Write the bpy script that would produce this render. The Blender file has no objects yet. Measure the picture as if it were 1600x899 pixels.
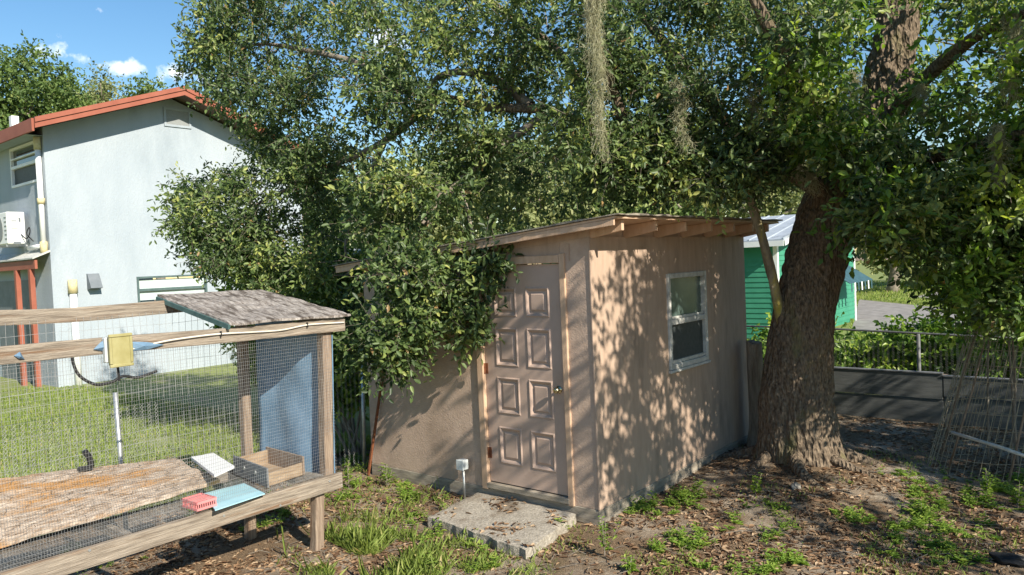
import bpy, bmesh, math, random
import numpy as np
from mathutils import Vector, Matrix, noise
random.seed(7); RS = np.random.RandomState(11)
S = bpy.context.scene; C = S.collection
# ------------------------------------------------------------------ camera
CAM = np.array([3.542, -5.297, 2.247]); YAW, PIT, ROLL, F = .693, .034, -.043, 1186.
fw = np.array([-math.sin(YAW)*math.cos(PIT), math.cos(YAW)*math.cos(PIT), -math.sin(PIT)])
rt = np.array([math.cos(YAW), math.sin(YAW), 0.]); up = np.cross(rt, fw)
_c, _s = math.cos(ROLL), math.sin(ROLL)
rt, up = _c*rt+_s*up, -_s*rt+_c*up
cd = bpy.data.cameras.new('camera'); cam = bpy.data.objects.new('camera', cd); C.objects.link(cam)
m = Matrix.Identity(4)
for i in range(3):
    m[i][0], m[i][1], m[i][2], m[i][3] = rt[i], up[i], -fw[i], CAM[i]
cam.matrix_world = m
cd.sensor_width = 36; cd.lens = F/1600*36; cd.clip_start = .05; cd.clip_end = 2000
S.camera = cam
# ------------------------------------------------------------------ sky and sun
SUN = Vector((1, -.24, .69)).normalized()
w = bpy.data.worlds.new('World'); S.world = w; w.use_nodes = True
nt = w.node_tree; bg = nt.nodes['Background']
sky = nt.nodes.new('ShaderNodeTexSky'); sky.sky_type = 'NISHITA'; sky.sun_disc = False
sky.sun_elevation = math.asin(SUN.z); sky.sun_rotation = math.atan2(SUN.x, SUN.y)
sky.air_density = 1.25; sky.dust_density = .05; sky.ozone_density = 3.0
tc = nt.nodes.new('ShaderNodeTexCoord'); L = nt.links.new
nz = nt.nodes.new('ShaderNodeTexNoise'); nz.inputs['Scale'].default_value = 34; nz.inputs['Detail'].default_value = 7; nz.inputs['Roughness'].default_value = .58
L(tc.outputs['Generated'], nz.inputs['Vector'])
CL = [(190, 104, .034, 1), (280, 116, .036, 1), (132, 92, .032, .62), (88, 86, .02, .5), (600, 60, .05, .9), (-300, 80, .08, 1), (2000, 60, .07, 1), (2700, 140, .09, 1), (-1000, 30, .06, .8)]
acc = None
for (x_, y_, r_, k_) in CL:
    d_ = fw+rt*(x_-800)/F+up*(449.5-y_)/F; d_ = d_/np.linalg.norm(d_)
    sb = nt.nodes.new('ShaderNodeVectorMath'); sb.operation = 'SUBTRACT'; sb.inputs[1].default_value = tuple(d_)
    ml = nt.nodes.new('ShaderNodeVectorMath'); ml.operation = 'MULTIPLY'; ml.inputs[1].default_value = (1, 1, 2.6)
    ln = nt.nodes.new('ShaderNodeVectorMath'); ln.operation = 'LENGTH'
    mr = nt.nodes.new('ShaderNodeMapRange'); mr.inputs[1].default_value = r_*1.5; mr.inputs[2].default_value = 0; mr.inputs[3].default_value = 0; mr.inputs[4].default_value = k_
    L(tc.outputs['Generated'], sb.inputs[0]); L(sb.outputs[0], ml.inputs[0]); L(ml.outputs[0], ln.inputs[0]); L(ln.outputs['Value'], mr.inputs[0])
    if acc is None: acc = mr.outputs[0]
    else:
        ad = nt.nodes.new('ShaderNodeMath'); ad.operation = 'MAXIMUM'; L(acc, ad.inputs[0]); L(mr.outputs[0], ad.inputs[1]); acc = ad.outputs[0]
ns = nt.nodes.new('ShaderNodeMath'); ns.operation = 'MULTIPLY_ADD'; ns.inputs[1].default_value = 2.4; ns.inputs[2].default_value = -1.2; L(nz.outputs['Fac'], ns.inputs[0])
ad = nt.nodes.new('ShaderNodeMath'); ad.operation = 'ADD'; L(acc, ad.inputs[0]); L(ns.outputs[0], ad.inputs[1])
cr = nt.nodes.new('ShaderNodeValToRGB'); cr.color_ramp.elements[0].position = .30; cr.color_ramp.elements[1].position = .75
sb2 = nt.nodes.new('ShaderNodeMath'); sb2.operation = 'MULTIPLY'; sb2.inputs[1].default_value = .86; L(ad.outputs[0], sb2.inputs[0]); L(sb2.outputs[0], cr.inputs[0])
mx = nt.nodes.new('ShaderNodeMix'); mx.data_type = 'RGBA'; mx.inputs[7].default_value = (10, 10.2, 10.6, 1)
hs_ = nt.nodes.new('ShaderNodeHueSaturation'); hs_.inputs['Saturation'].default_value = 1.22; L(sky.outputs[0], hs_.inputs['Color'])
L(cr.outputs[0], mx.inputs[0]); L(hs_.outputs[0], mx.inputs[6]); L(mx.outputs[2], bg.inputs[0])
bg.inputs[1].default_value = .088
sd = bpy.data.lights.new('sun', 'SUN'); sd.energy = 5.0; sd.angle = math.radians(.53); sd.color = (1, .92, .79)
so = bpy.data.objects.new('sun', sd); C.objects.link(so); so.rotation_euler = SUN.to_track_quat('Z', 'Y').to_euler(); so.location = (20, -5, 15)
S.view_settings.view_transform = 'Standard'; S.view_settings.look = 'None'; S.view_settings.gamma = 1; S.view_settings.exposure = .74

# ------------------------------------------------------------------ pixel helpers (photograph pixel -> point on a plane / at a depth)
def ray(x, y): return fw+rt*(x-800)/F+up*(449.5-y)/F
def at(x, y, d): return CAM+ray(x, y)*d
def pl(x, y, ax, v):
    d = ray(x, y); return CAM+d*((v-CAM[ax])/d[ax])
def px(P):
    d = np.asarray(P, float)-CAM; z = d@fw
    return 800+F*(d@rt)/z, 449.5-F*(d@up)/z, z

# ------------------------------------------------------------------ materials
def pm(name, c1, c2, scale=6, rough=.85, bump=.0, bscale=40, stretch=(1, 1, 1), c3=None, s3=1.5, t3=(.55, .68), metal=0, detail=6, spec=.3, bdist=.01, vor=False):
    ma = bpy.data.materials.new(name); ma.use_nodes = True; t = ma.node_tree; b = t.nodes['Principled BSDF']; k = t.links.new
    g = t.nodes.new('ShaderNodeTexCoord'); mp = t.nodes.new('ShaderNodeMapping'); mp.inputs['Scale'].default_value = stretch
    k(g.outputs['Object'], mp.inputs[0])
    n = t.nodes.new('ShaderNodeTexNoise'); n.inputs['Scale'].default_value = scale; n.inputs['Detail'].default_value = detail; n.inputs['Roughness'].default_value = .62
    k(mp.outputs[0], n.inputs['Vector'])
    r = t.nodes.new('ShaderNodeValToRGB'); r.color_ramp.elements[0].position = .33; r.color_ramp.elements[1].position = .67
    r.color_ramp.elements[0].color = (*c1, 1); r.color_ramp.elements[1].color = (*c2, 1)
    k(n.outputs['Fac'], r.inputs[0]); col = r.outputs[0]
    if c3:
        n3 = t.nodes.new('ShaderNodeTexNoise'); n3.inputs['Scale'].default_value = s3; n3.inputs['Detail'].default_value = 8; n3.inputs['Roughness'].default_value = .65
        k(mp.outputs[0], n3.inputs['Vector'])
        r3 = t.nodes.new('ShaderNodeValToRGB'); r3.color_ramp.elements[0].position = t3[0]; r3.color_ramp.elements[1].position = t3[1]
        k(n3.outputs['Fac'], r3.inputs[0])
        mi = t.nodes.new('ShaderNodeMix'); mi.data_type = 'RGBA'; k(r3.outputs[0], mi.inputs[0]); k(col, mi.inputs[6]); mi.inputs[7].default_value = (*c3, 1)
        col = mi.outputs[2]
    k(col, b.inputs['Base Color']); b.inputs['Roughness'].default_value = rough; b.inputs['Metallic'].default_value = metal
    b.inputs['Specular IOR Level'].default_value = spec
    if bump:
        if vor:
            bn = t.nodes.new('ShaderNodeTexVoronoi'); bn.inputs['Scale'].default_value = bscale; o = bn.outputs['Distance']
            wn = t.nodes.new('ShaderNodeTexNoise'); wn.inputs['Scale'].default_value = bscale*.7; k(mp.outputs[0], wn.inputs['Vector'])
            ad = t.nodes.new('ShaderNodeVectorMath'); ad.operation = 'MULTIPLY_ADD'; ad.inputs[1].default_value = (.06, .06, .06)
            k(wn.outputs['Color'], ad.inputs[0]); k(mp.outputs[0], ad.inputs[2]); k(ad.outputs[0], bn.inputs['Vector'])
        else:
            bn = t.nodes.new('ShaderNodeTexNoise'); bn.inputs['Scale'].default_value = bscale; bn.inputs['Detail'].default_value = 5; o = bn.outputs['Fac']
            k(mp.outputs[0], bn.inputs['Vector'])
        bp = t.nodes.new('ShaderNodeBump'); bp.inputs['Strength'].default_value = bump; bp.inputs['Distance'].default_value = bdist
        k(o, bp.inputs['Height']); k(bp.outputs[0], b.inputs['Normal'])
    return ma
def leafmat(name, ramp, rough=.42, trans=.3, spec=.4):
    ma = bpy.data.materials.new(name); ma.use_nodes = True; t = ma.node_tree; b = t.nodes['Principled BSDF']; k = t.links.new
    a = t.nodes.new('ShaderNodeAttribute'); a.attribute_name = 'var'
    r = t.nodes.new('ShaderNodeValToRGB'); e = r.color_ramp.elements
    while len(e) < len(ramp): e.new(.5)
    for i, (p, c) in enumerate(ramp): e[i].position = p; e[i].color = (*c, 1)
    k(a.outputs['Fac'], r.inputs[0]); k(r.outputs[0], b.inputs['Base Color'])
    b.inputs['Roughness'].default_value = rough; b.inputs['Specular IOR Level'].default_value = spec
    if trans:
        tr = t.nodes.new('ShaderNodeBsdfTranslucent'); mi = t.nodes.new('ShaderNodeMixShader'); mi.inputs[0].default_value = trans
        hs = t.nodes.new('ShaderNodeHueSaturation'); hs.inputs['Value'].default_value = 1.6; hs.inputs['Saturation'].default_value = 1.1
        k(r.outputs[0], hs.inputs['Color']); k(hs.outputs[0], tr.inputs[0])
        k(b.outputs[0], mi.inputs[1]); k(tr.outputs[0], mi.inputs[2]); k(mi.outputs[0], t.nodes['Material Output'].inputs[0])
    return ma
def glassy(name, c, rough=.06, spec=.6):
    return pm(name, c, tuple(x*1.3 for x in c), 3, rough, spec=spec)
OAK = [(0, (.042, .072, .028)), (.25, (.080, .125, .042)), (.5, (.128, .19, .062)), (.75, (.22, .285, .082)), (.97, (.40, .42, .12)), (1, (.34, .22, .09))]
M = dict(
 stucco=pm('pink_stucco', (.45, .33, .25), (.515, .385, .295), 9, .9, .25, 55, c3=(.31, .225, .165), s3=1.4, t3=(.5, .75), vor=True, bdist=.012),
 siding=pm('pink_board_siding', (.40, .288, .213), (.475, .35, .262), 5, .88, .35, 30, stretch=(3, 3, .6), c3=(.235, .18, .135), s3=1.6, t3=(.52, .78), bdist=.008),
 fascia=pm('tan_painted_wood', (.50, .33, .21), (.60, .42, .29), 7, .7, .2, 40, stretch=(4, 4, 1)),
 doorp=pm('pink_door_paint', (.43, .315, .25), (.48, .355, .285), 3, .55, .08, 60, c3=(.36, .26, .195), s3=1.8, t3=(.52, .74)),
 skid=pm('weathered_sill_wood', (.20, .17, .13), (.38, .33, .26), 9, .9, .5, 50, stretch=(.6, .6, 4)),
 roofing=pm('roll_roofing', (.16, .14, .11), (.32, .28, .22), 12, .95, .6, 60, c3=(.45, .42, .38), s3=5),
 white=pm('white_paint', (.74, .75, .74), (.82, .82, .80), 5, .5, .05),
 dwhite=pm('dirty_white_paint', (.40, .40, .37), (.62, .61, .57), 14, .6, .15, c3=(.33, .30, .25), s3=9, t3=(.58, .75)),
 glass=glassy('dark_window_glass', (.02, .028, .03)),
 screen=pm('insect_screen', (.045, .055, .055), (.075, .085, .085), 30, .55),
 blind=pm('pale_green_blind', (.08, .12, .11), (.12, .17, .15), 4, .25, spec=.5),
 chrome=pm('brass_knob', (.45, .38, .24), (.55, .47, .30), 5, .25, metal=1),
 rust=pm('rusty_steel', (.13, .045, .02), (.24, .09, .04), 30, .9, .5, 80),
 conc=pm('concrete', (.22, .195, .155), (.46, .415, .345), 42, .97, .9, 60, c3=(.17, .13, .09), s3=2.6, t3=(.47, .64), bdist=.012, detail=9),
 greypl=pm('grey_plastic_box', (.50, .54, .54), (.58, .61, .60), 6, .5),
 dkwire=pm('dull_dark_wire', (.05, .055, .055), (.10, .10, .10), 20, .6, metal=.3),
 dkgalv=pm('dull_dark_pipe', (.10, .105, .105), (.17, .17, .17), 20, .6, metal=.3),
 rustwire=pm('dull_brown_wire', (.26, .22, .15), (.40, .35, .25), 20, .7),
 meshwire=pm('grey_mesh_wire', (.20, .205, .205), (.32, .32, .31), 20, .6),
 galv=pm('galvanised_metal', (.42, .44, .44), (.60, .61, .60), 20, .45, metal=.75),
 wire=pm('galvanised_wire', (.34, .35, .35), (.48, .48, .47), 20, .5, metal=.3),
 wood=pm('weathered_rail_wood', (.16, .130, .10), (.37, .315, .25), 7, .92, .8, 22, stretch=(6, .5, 9), c3=(.17, .095, .05), s3=2.2, t3=(.55, .70)),
 woodv=pm('weathered_post_wood', (.17, .12, .085), (.35, .27, .20), 7, .92, .8, 22, stretch=(8, 8, .5), c3=(.17, .10, .06), s3=2.5),
 ply=pm('weathered_plywood', (.17, .14, .12), (.50, .46, .42), 10, .95, 1.0, 30, stretch=(1.2, 4.5, 2), c3=(.11, .09, .075), s3=3.4, t3=(.50, .60), bdist=.02),
 bark_ply=pm('delaminated_wood', (.26, .18, .12), (.58, .49, .40), 9, .92, 1.0, 26, stretch=(6, 1.1, 2), c3=(.42, .23, .09), s3=1.5, t3=(.52, .62), bdist=.02),
 teal=pm('teal_painted_edge', (.05, .10, .10), (.09, .16, .15), 12, .7),
 tarp=pm('blue_tarp', (.10, .185, .28), (.16, .26, .37), 5, .5, .3, 160, spec=.4),
 palet=pm('pale_blue_plastic', (.30, .52, .60), (.38, .60, .66), 6, .5),
 pink=pm('pink_plastic', (.62, .20, .20), (.68, .27, .26), 5, .45),
 freshwood=pm('tan_box_wood', (.27, .19, .12), (.42, .32, .22), 6, .9, .6, 30, stretch=(3, 1, 5)),
 dkgrey=pm('dark_grey_board', (.12, .125, .13), (.20, .205, .21), 9, .8, .2),
 black=pm('black_rubber', (.012, .012, .013), (.025, .025, .026), 9, .55),
 yplastic=pm('yellowed_plastic', (.28, .25, .10), (.40, .37, .19), 6, .3, spec=.5),
 cable=pm('white_cable', (.55, .52, .44), (.66, .62, .54), 9, .6),
 house=pm('pale_blue_stucco', (.335, .382, .42), (.385, .43, .465), 2.2, .92, .4, 45, stretch=(1, 1, .35), c3=(.30, .345, .382), s3=.8, vor=True, bdist=.012),
 orange=pm('terracotta_paint', (.27, .082, .05), (.335, .112, .07), 3, .6, .1),
 rooftop=pm('dark_shingle', (.10, .07, .06), (.17, .12, .10), 20, .95, .5),
 meshgrey=pm('grey_vent_mesh', (.22, .235, .235), (.28, .295, .29), 30, .8),  # plain grey of the vent mesh, fan grille and louvres
 greensid=pm('green_clapboard', (.04, .22, .135), (.052, .26, .16), 4, .7, .1, c3=(.035, .16, .115), s3=.7),
 metalroof=pm('silver_metal_roof', (.32, .36, .40), (.42, .46, .50), 2, .5, c3=(.22, .24, .26), s3=1.4),
 awn=pm('dark_teal_awning', (.03, .075, .09), (.05, .11, .13), 6, .6),
 fboard=pm('grey_fence_board', (.075, .08, .08), (.14, .145, .14), 5, .85, .3, 40, stretch=(.7, 3, 5), c3=(.10, .10, .095), s3=1.6),
 bark=pm('oak_bark', (.07, .05, .034), (.26, .20, .14), 30, .97, 1.0, 17, stretch=(1.8, 1.8, .75), c3=(.15, .14, .06), s3=1.4, t3=(.55, .70), bdist=.035, vor=True),
 bark2=pm('lichened_bark', (.20, .17, .12), (.34, .30, .22), 8, .95, .8, 30, stretch=(1.5, 1.5, .6), c3=(.42, .35, .05), s3=2.2, t3=(.47, .62), bdist=.02),
 branch=pm('grey_branch_bark', (.14, .115, .09), (.30, .26, .21), 9, .95, .5, 40),
 stump=pm('stump_bark', (.20, .155, .11), (.40, .33, .25), 8, .95, .9, 18, stretch=(3, 3, .5), bdist=.03),
 leaf=leafmat('oak_leaf', OAK, .45, .36, .45),
 bigleaf=leafmat('laurel_leaf', [(0, (.055, .11, .022)), (.35, (.12, .21, .035)), (.7, (.25, .36, .055)), (1, (.42, .50, .10))], .36, .42),
 bgleaf=leafmat('far_leaf', [(0, (.06, .10, .025)), (.4, (.10, .16, .04)), (.75, (.17, .24, .06)), (1, (.27, .31, .10))], .6, .3),
 paleleaf=leafmat('pale_far_leaf', [(0, (.12, .15, .05)), (.5, (.25, .28, .11)), (1, (.42, .42, .20))], .6, .35),
 grass=leafmat('grass_blade', [(0, (.12, .175, .035)), (.5, (.22, .29, .06)), (.85, (.34, .40, .10)), (1, (.48, .41, .19))], .6, .35),
 weed=leafmat('weed_leaf', [(0, (.10, .18, .03)), (.5, (.20, .31, .05)), (1, (.36, .43, .09))], .55, .35),
 litter=leafmat('dead_leaf', [(0, (.085, .045, .025)), (.35, (.17, .095, .05)), (.7, (.30, .19, .105)), (1, (.42, .31, .20))], .8, .1),
 moss=leafmat('hanging_moss', [(0, (.33, .33, .20)), (.6, (.50, .49, .32)), (1, (.64, .62, .44))], .9, .25, .1),
 lawn=pm('lawn_soil', (.15, .19, .05), (.25, .28, .09), 5, .95, .5, 30, c3=(.26, .22, .12), s3=1.1, t3=(.56, .72)),
 road=pm('pale_asphalt', (.20, .185, .175), (.33, .31, .29), 3, .9, .2),
)
# ground: sand, soil and litter mixed by position
def ground_mat():
    ma = bpy.data.materials.new('sandy_soil'); ma.use_nodes = True; t = ma.node_tree; b = t.nodes['Principled BSDF']; k = t.links.new
    g = t.nodes.new('ShaderNodeTexCoord')
    def N(sc, det=8, ro=.65):
        n = t.nodes.new('ShaderNodeTexNoise'); n.inputs['Scale'].default_value = sc; n.inputs['Detail'].default_value = det; n.inputs['Roughness'].default_value = ro
        k(g.outputs['Object'], n.inputs['Vector']); return n.outputs['Fac']
    def RAMP(i, a, c):
        r = t.nodes.new('ShaderNodeValToRGB'); r.color_ramp.elements[0].position = a[0]; r.color_ramp.elements[1].position = a[1]
        if c: r.color_ramp.elements[0].color = (*c[0], 1); r.color_ramp.elements[1].color = (*c[1], 1)
        k(i, r.inputs[0]); return r.outputs[0]
    def MIX(f, a, c):
        mi = t.nodes.new('ShaderNodeMix'); mi.data_type = 'RGBA'; k(f, mi.inputs[0]); k(a, mi.inputs[6])
        if isinstance(c, tuple): mi.inputs[7].default_value = (*c, 1)
        else: k(c, mi.inputs[7])
        return mi.outputs[2]
    sand = RAMP(N(38), (.3, .72), ((.23, .18, .13), (.48, .41, .32)))
    litter = RAMP(N(85, 4), (.32, .68), ((.075, .052, .033), (.30, .21, .13)))
    a = MIX(RAMP(N(1.3), (.38, .54), None), sand, litter)
    a = MIX(RAMP(N(.55), (.60, .72), None), a, (.10, .105, .045))
    k(a, b.inputs['Base Color']); b.inputs['Roughness'].default_value = .97; b.inputs['Specular IOR Level'].default_value = .15
    bp = t.nodes.new('ShaderNodeBump'); bp.inputs['Strength'].default_value = .9; bp.inputs['Distance'].default_value = .03
    k(N(26, 8, .75), bp.inputs['Height']); k(bp.outputs[0], b.inputs['Normal'])
    return ma
M['ground'] = ground_mat()

# ------------------------------------------------------------------ mesh helpers
def tag(o, label=None, cat=None, group=None, kind=None):
    if label: o['label'] = label
    if cat: o['category'] = cat
    if group: o['group'] = group
    if kind: o['kind'] = kind
    return o
def thing(name, loc, label, cat, group=None):
    e = bpy.data.objects.new(name, None); C.objects.link(e); e.location = tuple(float(v) for v in loc); e.empty_display_size = .1
    return tag(e, label, cat, group)
def adopt(o, p):
    if p is not None:
        root = p; off = Vector((0, 0, 0))
        while root is not None: off += root.location; root = root.parent
        o.parent = p; o.location = o.location-off
class MB:
    def __init__(s): s.v = []; s.f = []
    def add(s, vs, fs):
        n = len(s.v); s.v += [tuple(float(c) for c in p) for p in vs]; s.f += [tuple(i+n for i in f) for f in fs]; return s
    def box(s, a, b):
        x0, y0, z0 = a; x1, y1, z1 = b
        if x0 > x1: x0, x1 = x1, x0
        if y0 > y1: y0, y1 = y1, y0
        if z0 > z1: z0, z1 = z1, z0
        return s.add([(x0, y0, z0), (x1, y0, z0), (x1, y1, z0), (x0, y1, z0), (x0, y0, z1), (x1, y0, z1), (x1, y1, z1), (x0, y1, z1)],
                     [(0, 3, 2, 1), (4, 5, 6, 7), (0, 1, 5, 4), (1, 2, 6, 5), (2, 3, 7, 6), (3, 0, 4, 7)])
    def hexa(s, p): return s.add(p, [(0, 3, 2, 1), (4, 5, 6, 7), (0, 1, 5, 4), (1, 2, 6, 5), (2, 3, 7, 6), (3, 0, 4, 7)])
    def beam(s, p0, p1, w_, h_, ref=(0, 0, 1)):
        p0 = Vector(p0); p1 = Vector(p1); d = (p1-p0).normalized(); r_ = Vector(ref)
        if abs(d.dot(r_)) > .95: r_ = Vector((1, 0, 0))
        a = d.cross(r_).normalized(); b = a.cross(d).normalized()
        o = []
        for p in (p0, p1):
            for (i, j) in ((-1, -1), (1, -1), (1, 1), (-1, 1)): o.append(p+a*(i*w_/2)+b*(j*h_/2))
        return s.hexa(o)
    def tube(s, pts, rad, n=8, cap=True):
        pts = [Vector(p) for p in pts]; k = len(pts)
        if not hasattr(rad, '__len__'): rad = [rad]*k
        prev = None; base = len(s.v); vs = []; fs = []
        for i, p in enumerate(pts):
            d = (pts[min(i+1, k-1)]-pts[max(i-1, 0)]).normalized()
            if prev is None: a = d.orthogonal().normalized()
            else: a = (prev-d*prev.dot(d)).normalized()
            prev = a; b = d.cross(a)
            for j in range(n):
                t = 2*math.pi*j/n; vs.append(p+(a*math.cos(t)+b*math.sin(t))*rad[i])
        for i in range(k-1):
            for j in range(n): fs.append((i*n+j, i*n+(j+1) % n, (i+1)*n+(j+1) % n, (i+1)*n+j))
        if cap: fs.append(tuple(range(n-1, -1, -1))); fs.append(tuple((k-1)*n+j for j in range(n)))
        return s.add(vs, fs)
    def build(s, name, mat, parent=None, bevel=0, smooth=False, kind=None, label=None):
        me = bpy.data.meshes.new(name); me.from_pydata(s.v, [], s.f); me.update()
        if bevel or smooth:
            bm = bmesh.new(); bm.from_mesh(me)
            if bevel: bmesh.ops.bevel(bm, geom=bm.edges[:], offset=bevel, segments=1, affect='EDGES', clamp_overlap=True)
            if smooth:
                for f in bm.faces: f.smooth = True
            bm.to_mesh(me); bm.free()
        me.materials.append(M[mat]); o = bpy.data.objects.new(name, me); C.objects.link(o); adopt(o, parent)
        return tag(o, label, None, None, kind)
def quadmesh(name, verts, faces, mat, parent=None, var=None, kind=None):   # numpy verts (n,3), quads or tris (m,k)
    me = bpy.data.meshes.new(name); nv = len(verts); nf, k = faces.shape
    me.vertices.add(nv); me.vertices.foreach_set('co', verts.astype(np.float32).ravel())
    me.loops.add(nf*k); me.loops.foreach_set('vertex_index', faces.astype(np.int32).ravel())
    me.polygons.add(nf); me.polygons.foreach_set('loop_start', np.arange(0, nf*k, k, dtype=np.int32))
    me.update(calc_edges=True)
    if var is not None:
        a = me.attributes.new('var', 'FLOAT', 'POINT'); a.data.foreach_set('value', var.astype(np.float32))
    me.materials.append(M[mat]); o = bpy.data.objects.new(name, me); C.objects.link(o); adopt(o, parent)
    return tag(o, None, None, None, kind)
def nrm(a): return a/np.maximum(np.linalg.norm(a, axis=-1, keepdims=True), 1e-9)
def leaves(pos, axis, nor, Ln, Wd, var, fold=.22, droop=0.):
    axis = nrm(axis); side = nrm(np.cross(nor, axis)); nor = np.cross(axis, side)
    Ln = Ln[:, None]; Wd = Wd[:, None]
    up_ = nor*Wd*fold
    a, b = pos+axis*Ln*.32, pos+axis*Ln*.72-nor*Ln*droop*.4
    V = np.stack([pos, a+side*Wd*.5+up_, b+side*Wd*.42+up_, pos+axis*Ln-nor*Ln*droop, b-side*Wd*.42+up_, a-side*Wd*.5+up_], 1)
    n = len(pos); base = (np.arange(n)*6)[:, None]
    Fq = np.stack([base+np.array([0, 1, 2, 3]), base+np.array([0, 3, 4, 5])], 1).reshape(-1, 4)
    return V.reshape(-1, 3), Fq, np.repeat(var, 6)
def twig_leaves(cen, rad, ntw, nlf, L_, W_, squash=.75, tl=(.16, .34), tone=None, hang=.25):
    """cen (n,3), rad (n,), twigs per cluster -> leaf arrays and twig segments"""
    n = len(cen); idx = np.repeat(np.arange(n), ntw); m_ = len(idx)
    d = nrm(RS.normal(size=(m_, 3))); rr = RS.rand(m_)**.5
    off = d*(rad[idx]*rr)[:, None]; off[:, 2] *= squash
    p0 = cen[idx]+off
    td = nrm(d*.55+RS.normal(size=(m_, 3))*.5+np.array([0, 0, -hang])); tl_ = RS.uniform(tl[0], tl[1], m_)
    tb = RS.normal(0, .16, m_)+(tone[idx] if tone is not None else 0)
    k = np.repeat(np.arange(m_), nlf); t = np.tile(np.linspace(.15, 1, nlf), m_)+RS.uniform(-.04, .04, m_*nlf)
    pos = p0[k]+td[k]*(tl_[k]*t)[:, None]
    ax = nrm(td[k]*.55+RS.normal(size=(len(k), 3))*.62)
    no = nrm(RS.normal(size=(len(k), 3))*.55+np.array([.5, -.28, .6]))
    Ln = RS.uniform(.7, 1.25, len(k))*L_; Wd = Ln*(W_/L_)*RS.uniform(.8, 1.2, len(k))
    var = np.clip(.40+tb[k]+RS.normal(0, .14, len(k)), 0, .96); var[RS.rand(len(k)) < .006] = 1
    return leaves(pos, ax, no, Ln, Wd, var, droop=.12), (p0, p0+td*tl_[:, None])
def twigs_mesh(name, a, b, r, mat, parent):
    n = len(a); d = nrm(b-a); s1 = nrm(np.cross(d, np.array([.3, .5, .81]))); s2 = np.cross(d, s1)
    V = np.concatenate([np.stack([a+s1*r, a-s1*r*.5+s2*r*.87, a-s1*r*.5-s2*r*.87], 1), np.stack([b+s1*r*.5, b-s1*r*.25+s2*r*.43, b-s1*r*.25-s2*r*.43], 1)], 1)
    base = (np.arange(n)*6)[:, None]
    Fq = np.stack([base+np.array(q) for q in ([0, 1, 4, 3], [1, 2, 5, 4], [2, 0, 3, 5])], 1).reshape(-1, 4)
    return quadmesh(name, V.reshape(-1, 3), Fq, mat, parent, kind='stuff')
def smoothpath(pts, n=6):
    P = [np.array(p, float) for p in pts]; P = [2*P[0]-P[1]]+P+[2*P[-1]-P[-2]]; out = []
    for i in range(1, len(P)-2):
        for k in range(n):
            t = k/n; a, b, c, d = P[i-1:i+3]
            out.append(.5*((2*b)+(-a+c)*t+(2*a-5*b+4*c-d)*t*t+(-a+3*b-3*c+d)*t**3))
    out.append(P[-2]); return out
def wall(mb, org, u, v, n, W, H, T, holes=()):
    """box wall from org along u, up v, thickness T along -n, with rectangular holes (u0,u1,v0,v1)"""
    org, u, v, n = (np.array(q, float) for q in (org, u, v, n))
    us = sorted({0, W, *[h[0] for h in holes], *[h[1] for h in holes]})
    for a, b in zip(us, us[1:]):
        hs = sorted([h for h in holes if h[0] <= a+1e-6 and h[1] >= b-1e-6], key=lambda h: h[2]); z = 0
        for h in hs+[(0, 0, H, H)]:
            if h[2] > z+1e-6:
                p = [org+u*a_+v*z_-n*t_ for z_ in (z, h[2]) for (a_, t_) in ((a, 0), (b, 0), (b, T), (a, T))]
                mb.hexa(p)
            z = h[3]
    return mb

# ================================================================== SETTING
def gz(x, y):
    """height of the soil"""
    h = .035*noise.noise(Vector((x*.55, y*.55, 0)))+.018*noise.noise(Vector((x*2.1, y*2.1, 3)))+.008*noise.noise(Vector((x*7, y*7, 9)))
    d = math.hypot(x-1.0, y-2.3); h += .13*math.exp(-(d/1.0)**2)
    h += .07*math.exp(-(((x-1.25)/.35)**2+((y-1.25)/.22)**2))
    s = min(1, max(0, (abs(x)+abs(y)-14)/8)); h *= 1-s
    return h-.015
def axis_steps(lo, hi, far):
    a = list(np.arange(lo, hi, .085)); st = .1
    while a[-1] < far: st *= 1.25; a.append(a[-1]+st)
    st = .1; b = []
    x = lo
    while x > -far: st *= 1.25; x -= st; b.append(x)
    return b[::-1]+a
xs = axis_steps(-5.2, 4.6, 400); ys = axis_steps(-4.2, 5.6, 400)
V = np.array([(x, y, gz(x, y)) for y in ys for x in xs]); nx = len(xs); ny = len(ys)
I = (np.arange(ny-1)[:, None]*nx+np.arange(nx-1)[None]).ravel()
g = quadmesh('ground', V, np.stack([I, I+1, I+1+nx, I+nx], 1), 'ground'); g['kind'] = 'structure'
for p in g.data.polygons: p.use_smooth = True
def sheet(name, poly, z, mat):
    mb = MB(); mb.add([(x, y, z) for x, y in poly], [tuple(range(len(poly)))]); return tag(mb.build(name, mat), kind='structure')
sheet('lawn', [(-60, -30), (-4.2, -30), (-3.9, -3), (-3.8, -.3), (-4.2, 1.2), (-4.6, 6.2), (-60, 6.2)], .03, 'lawn')
sheet('verge', [(-60, 6.6), (-5, 6.6), (60, 6.6), (60, 120), (-60, 120)], .03, 'lawn')
RD = [pl(1330, 520, 2, .04), pl(1342, 468, 2, .04), pl(1460, 480, 2, .04), pl(1700, 497, 2, .04), pl(1700, 560, 2, .04)]
ROADS = [[(p[0], p[1]) for p in RD]]
sheet('driveway', ROADS[0], .036, 'road')
RD = [pl(1420, 466, 2, .04), pl(1500, 448, 2, .04), pl(1700, 440, 2, .04), pl(1700, 478, 2, .04)]
ROADS.append([(p[0], p[1]) for p in RD]); sheet('road', ROADS[1], .036, 'road')

# ================================================================== SHED
ZB = .12; SL, SD = 2.945, 3.20
shed = thing('garden_shed', (0, 0, 0), 'pink stucco lean-to garden shed with a panelled door beside the big oak', 'shed')
def rz(x): return 2.425+.083*x   # wall top under the sloping roof
DX1, DW, DH, DZ = -.315, .914, 2.03, ZB+.064
DX0 = DX1-DW
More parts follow.
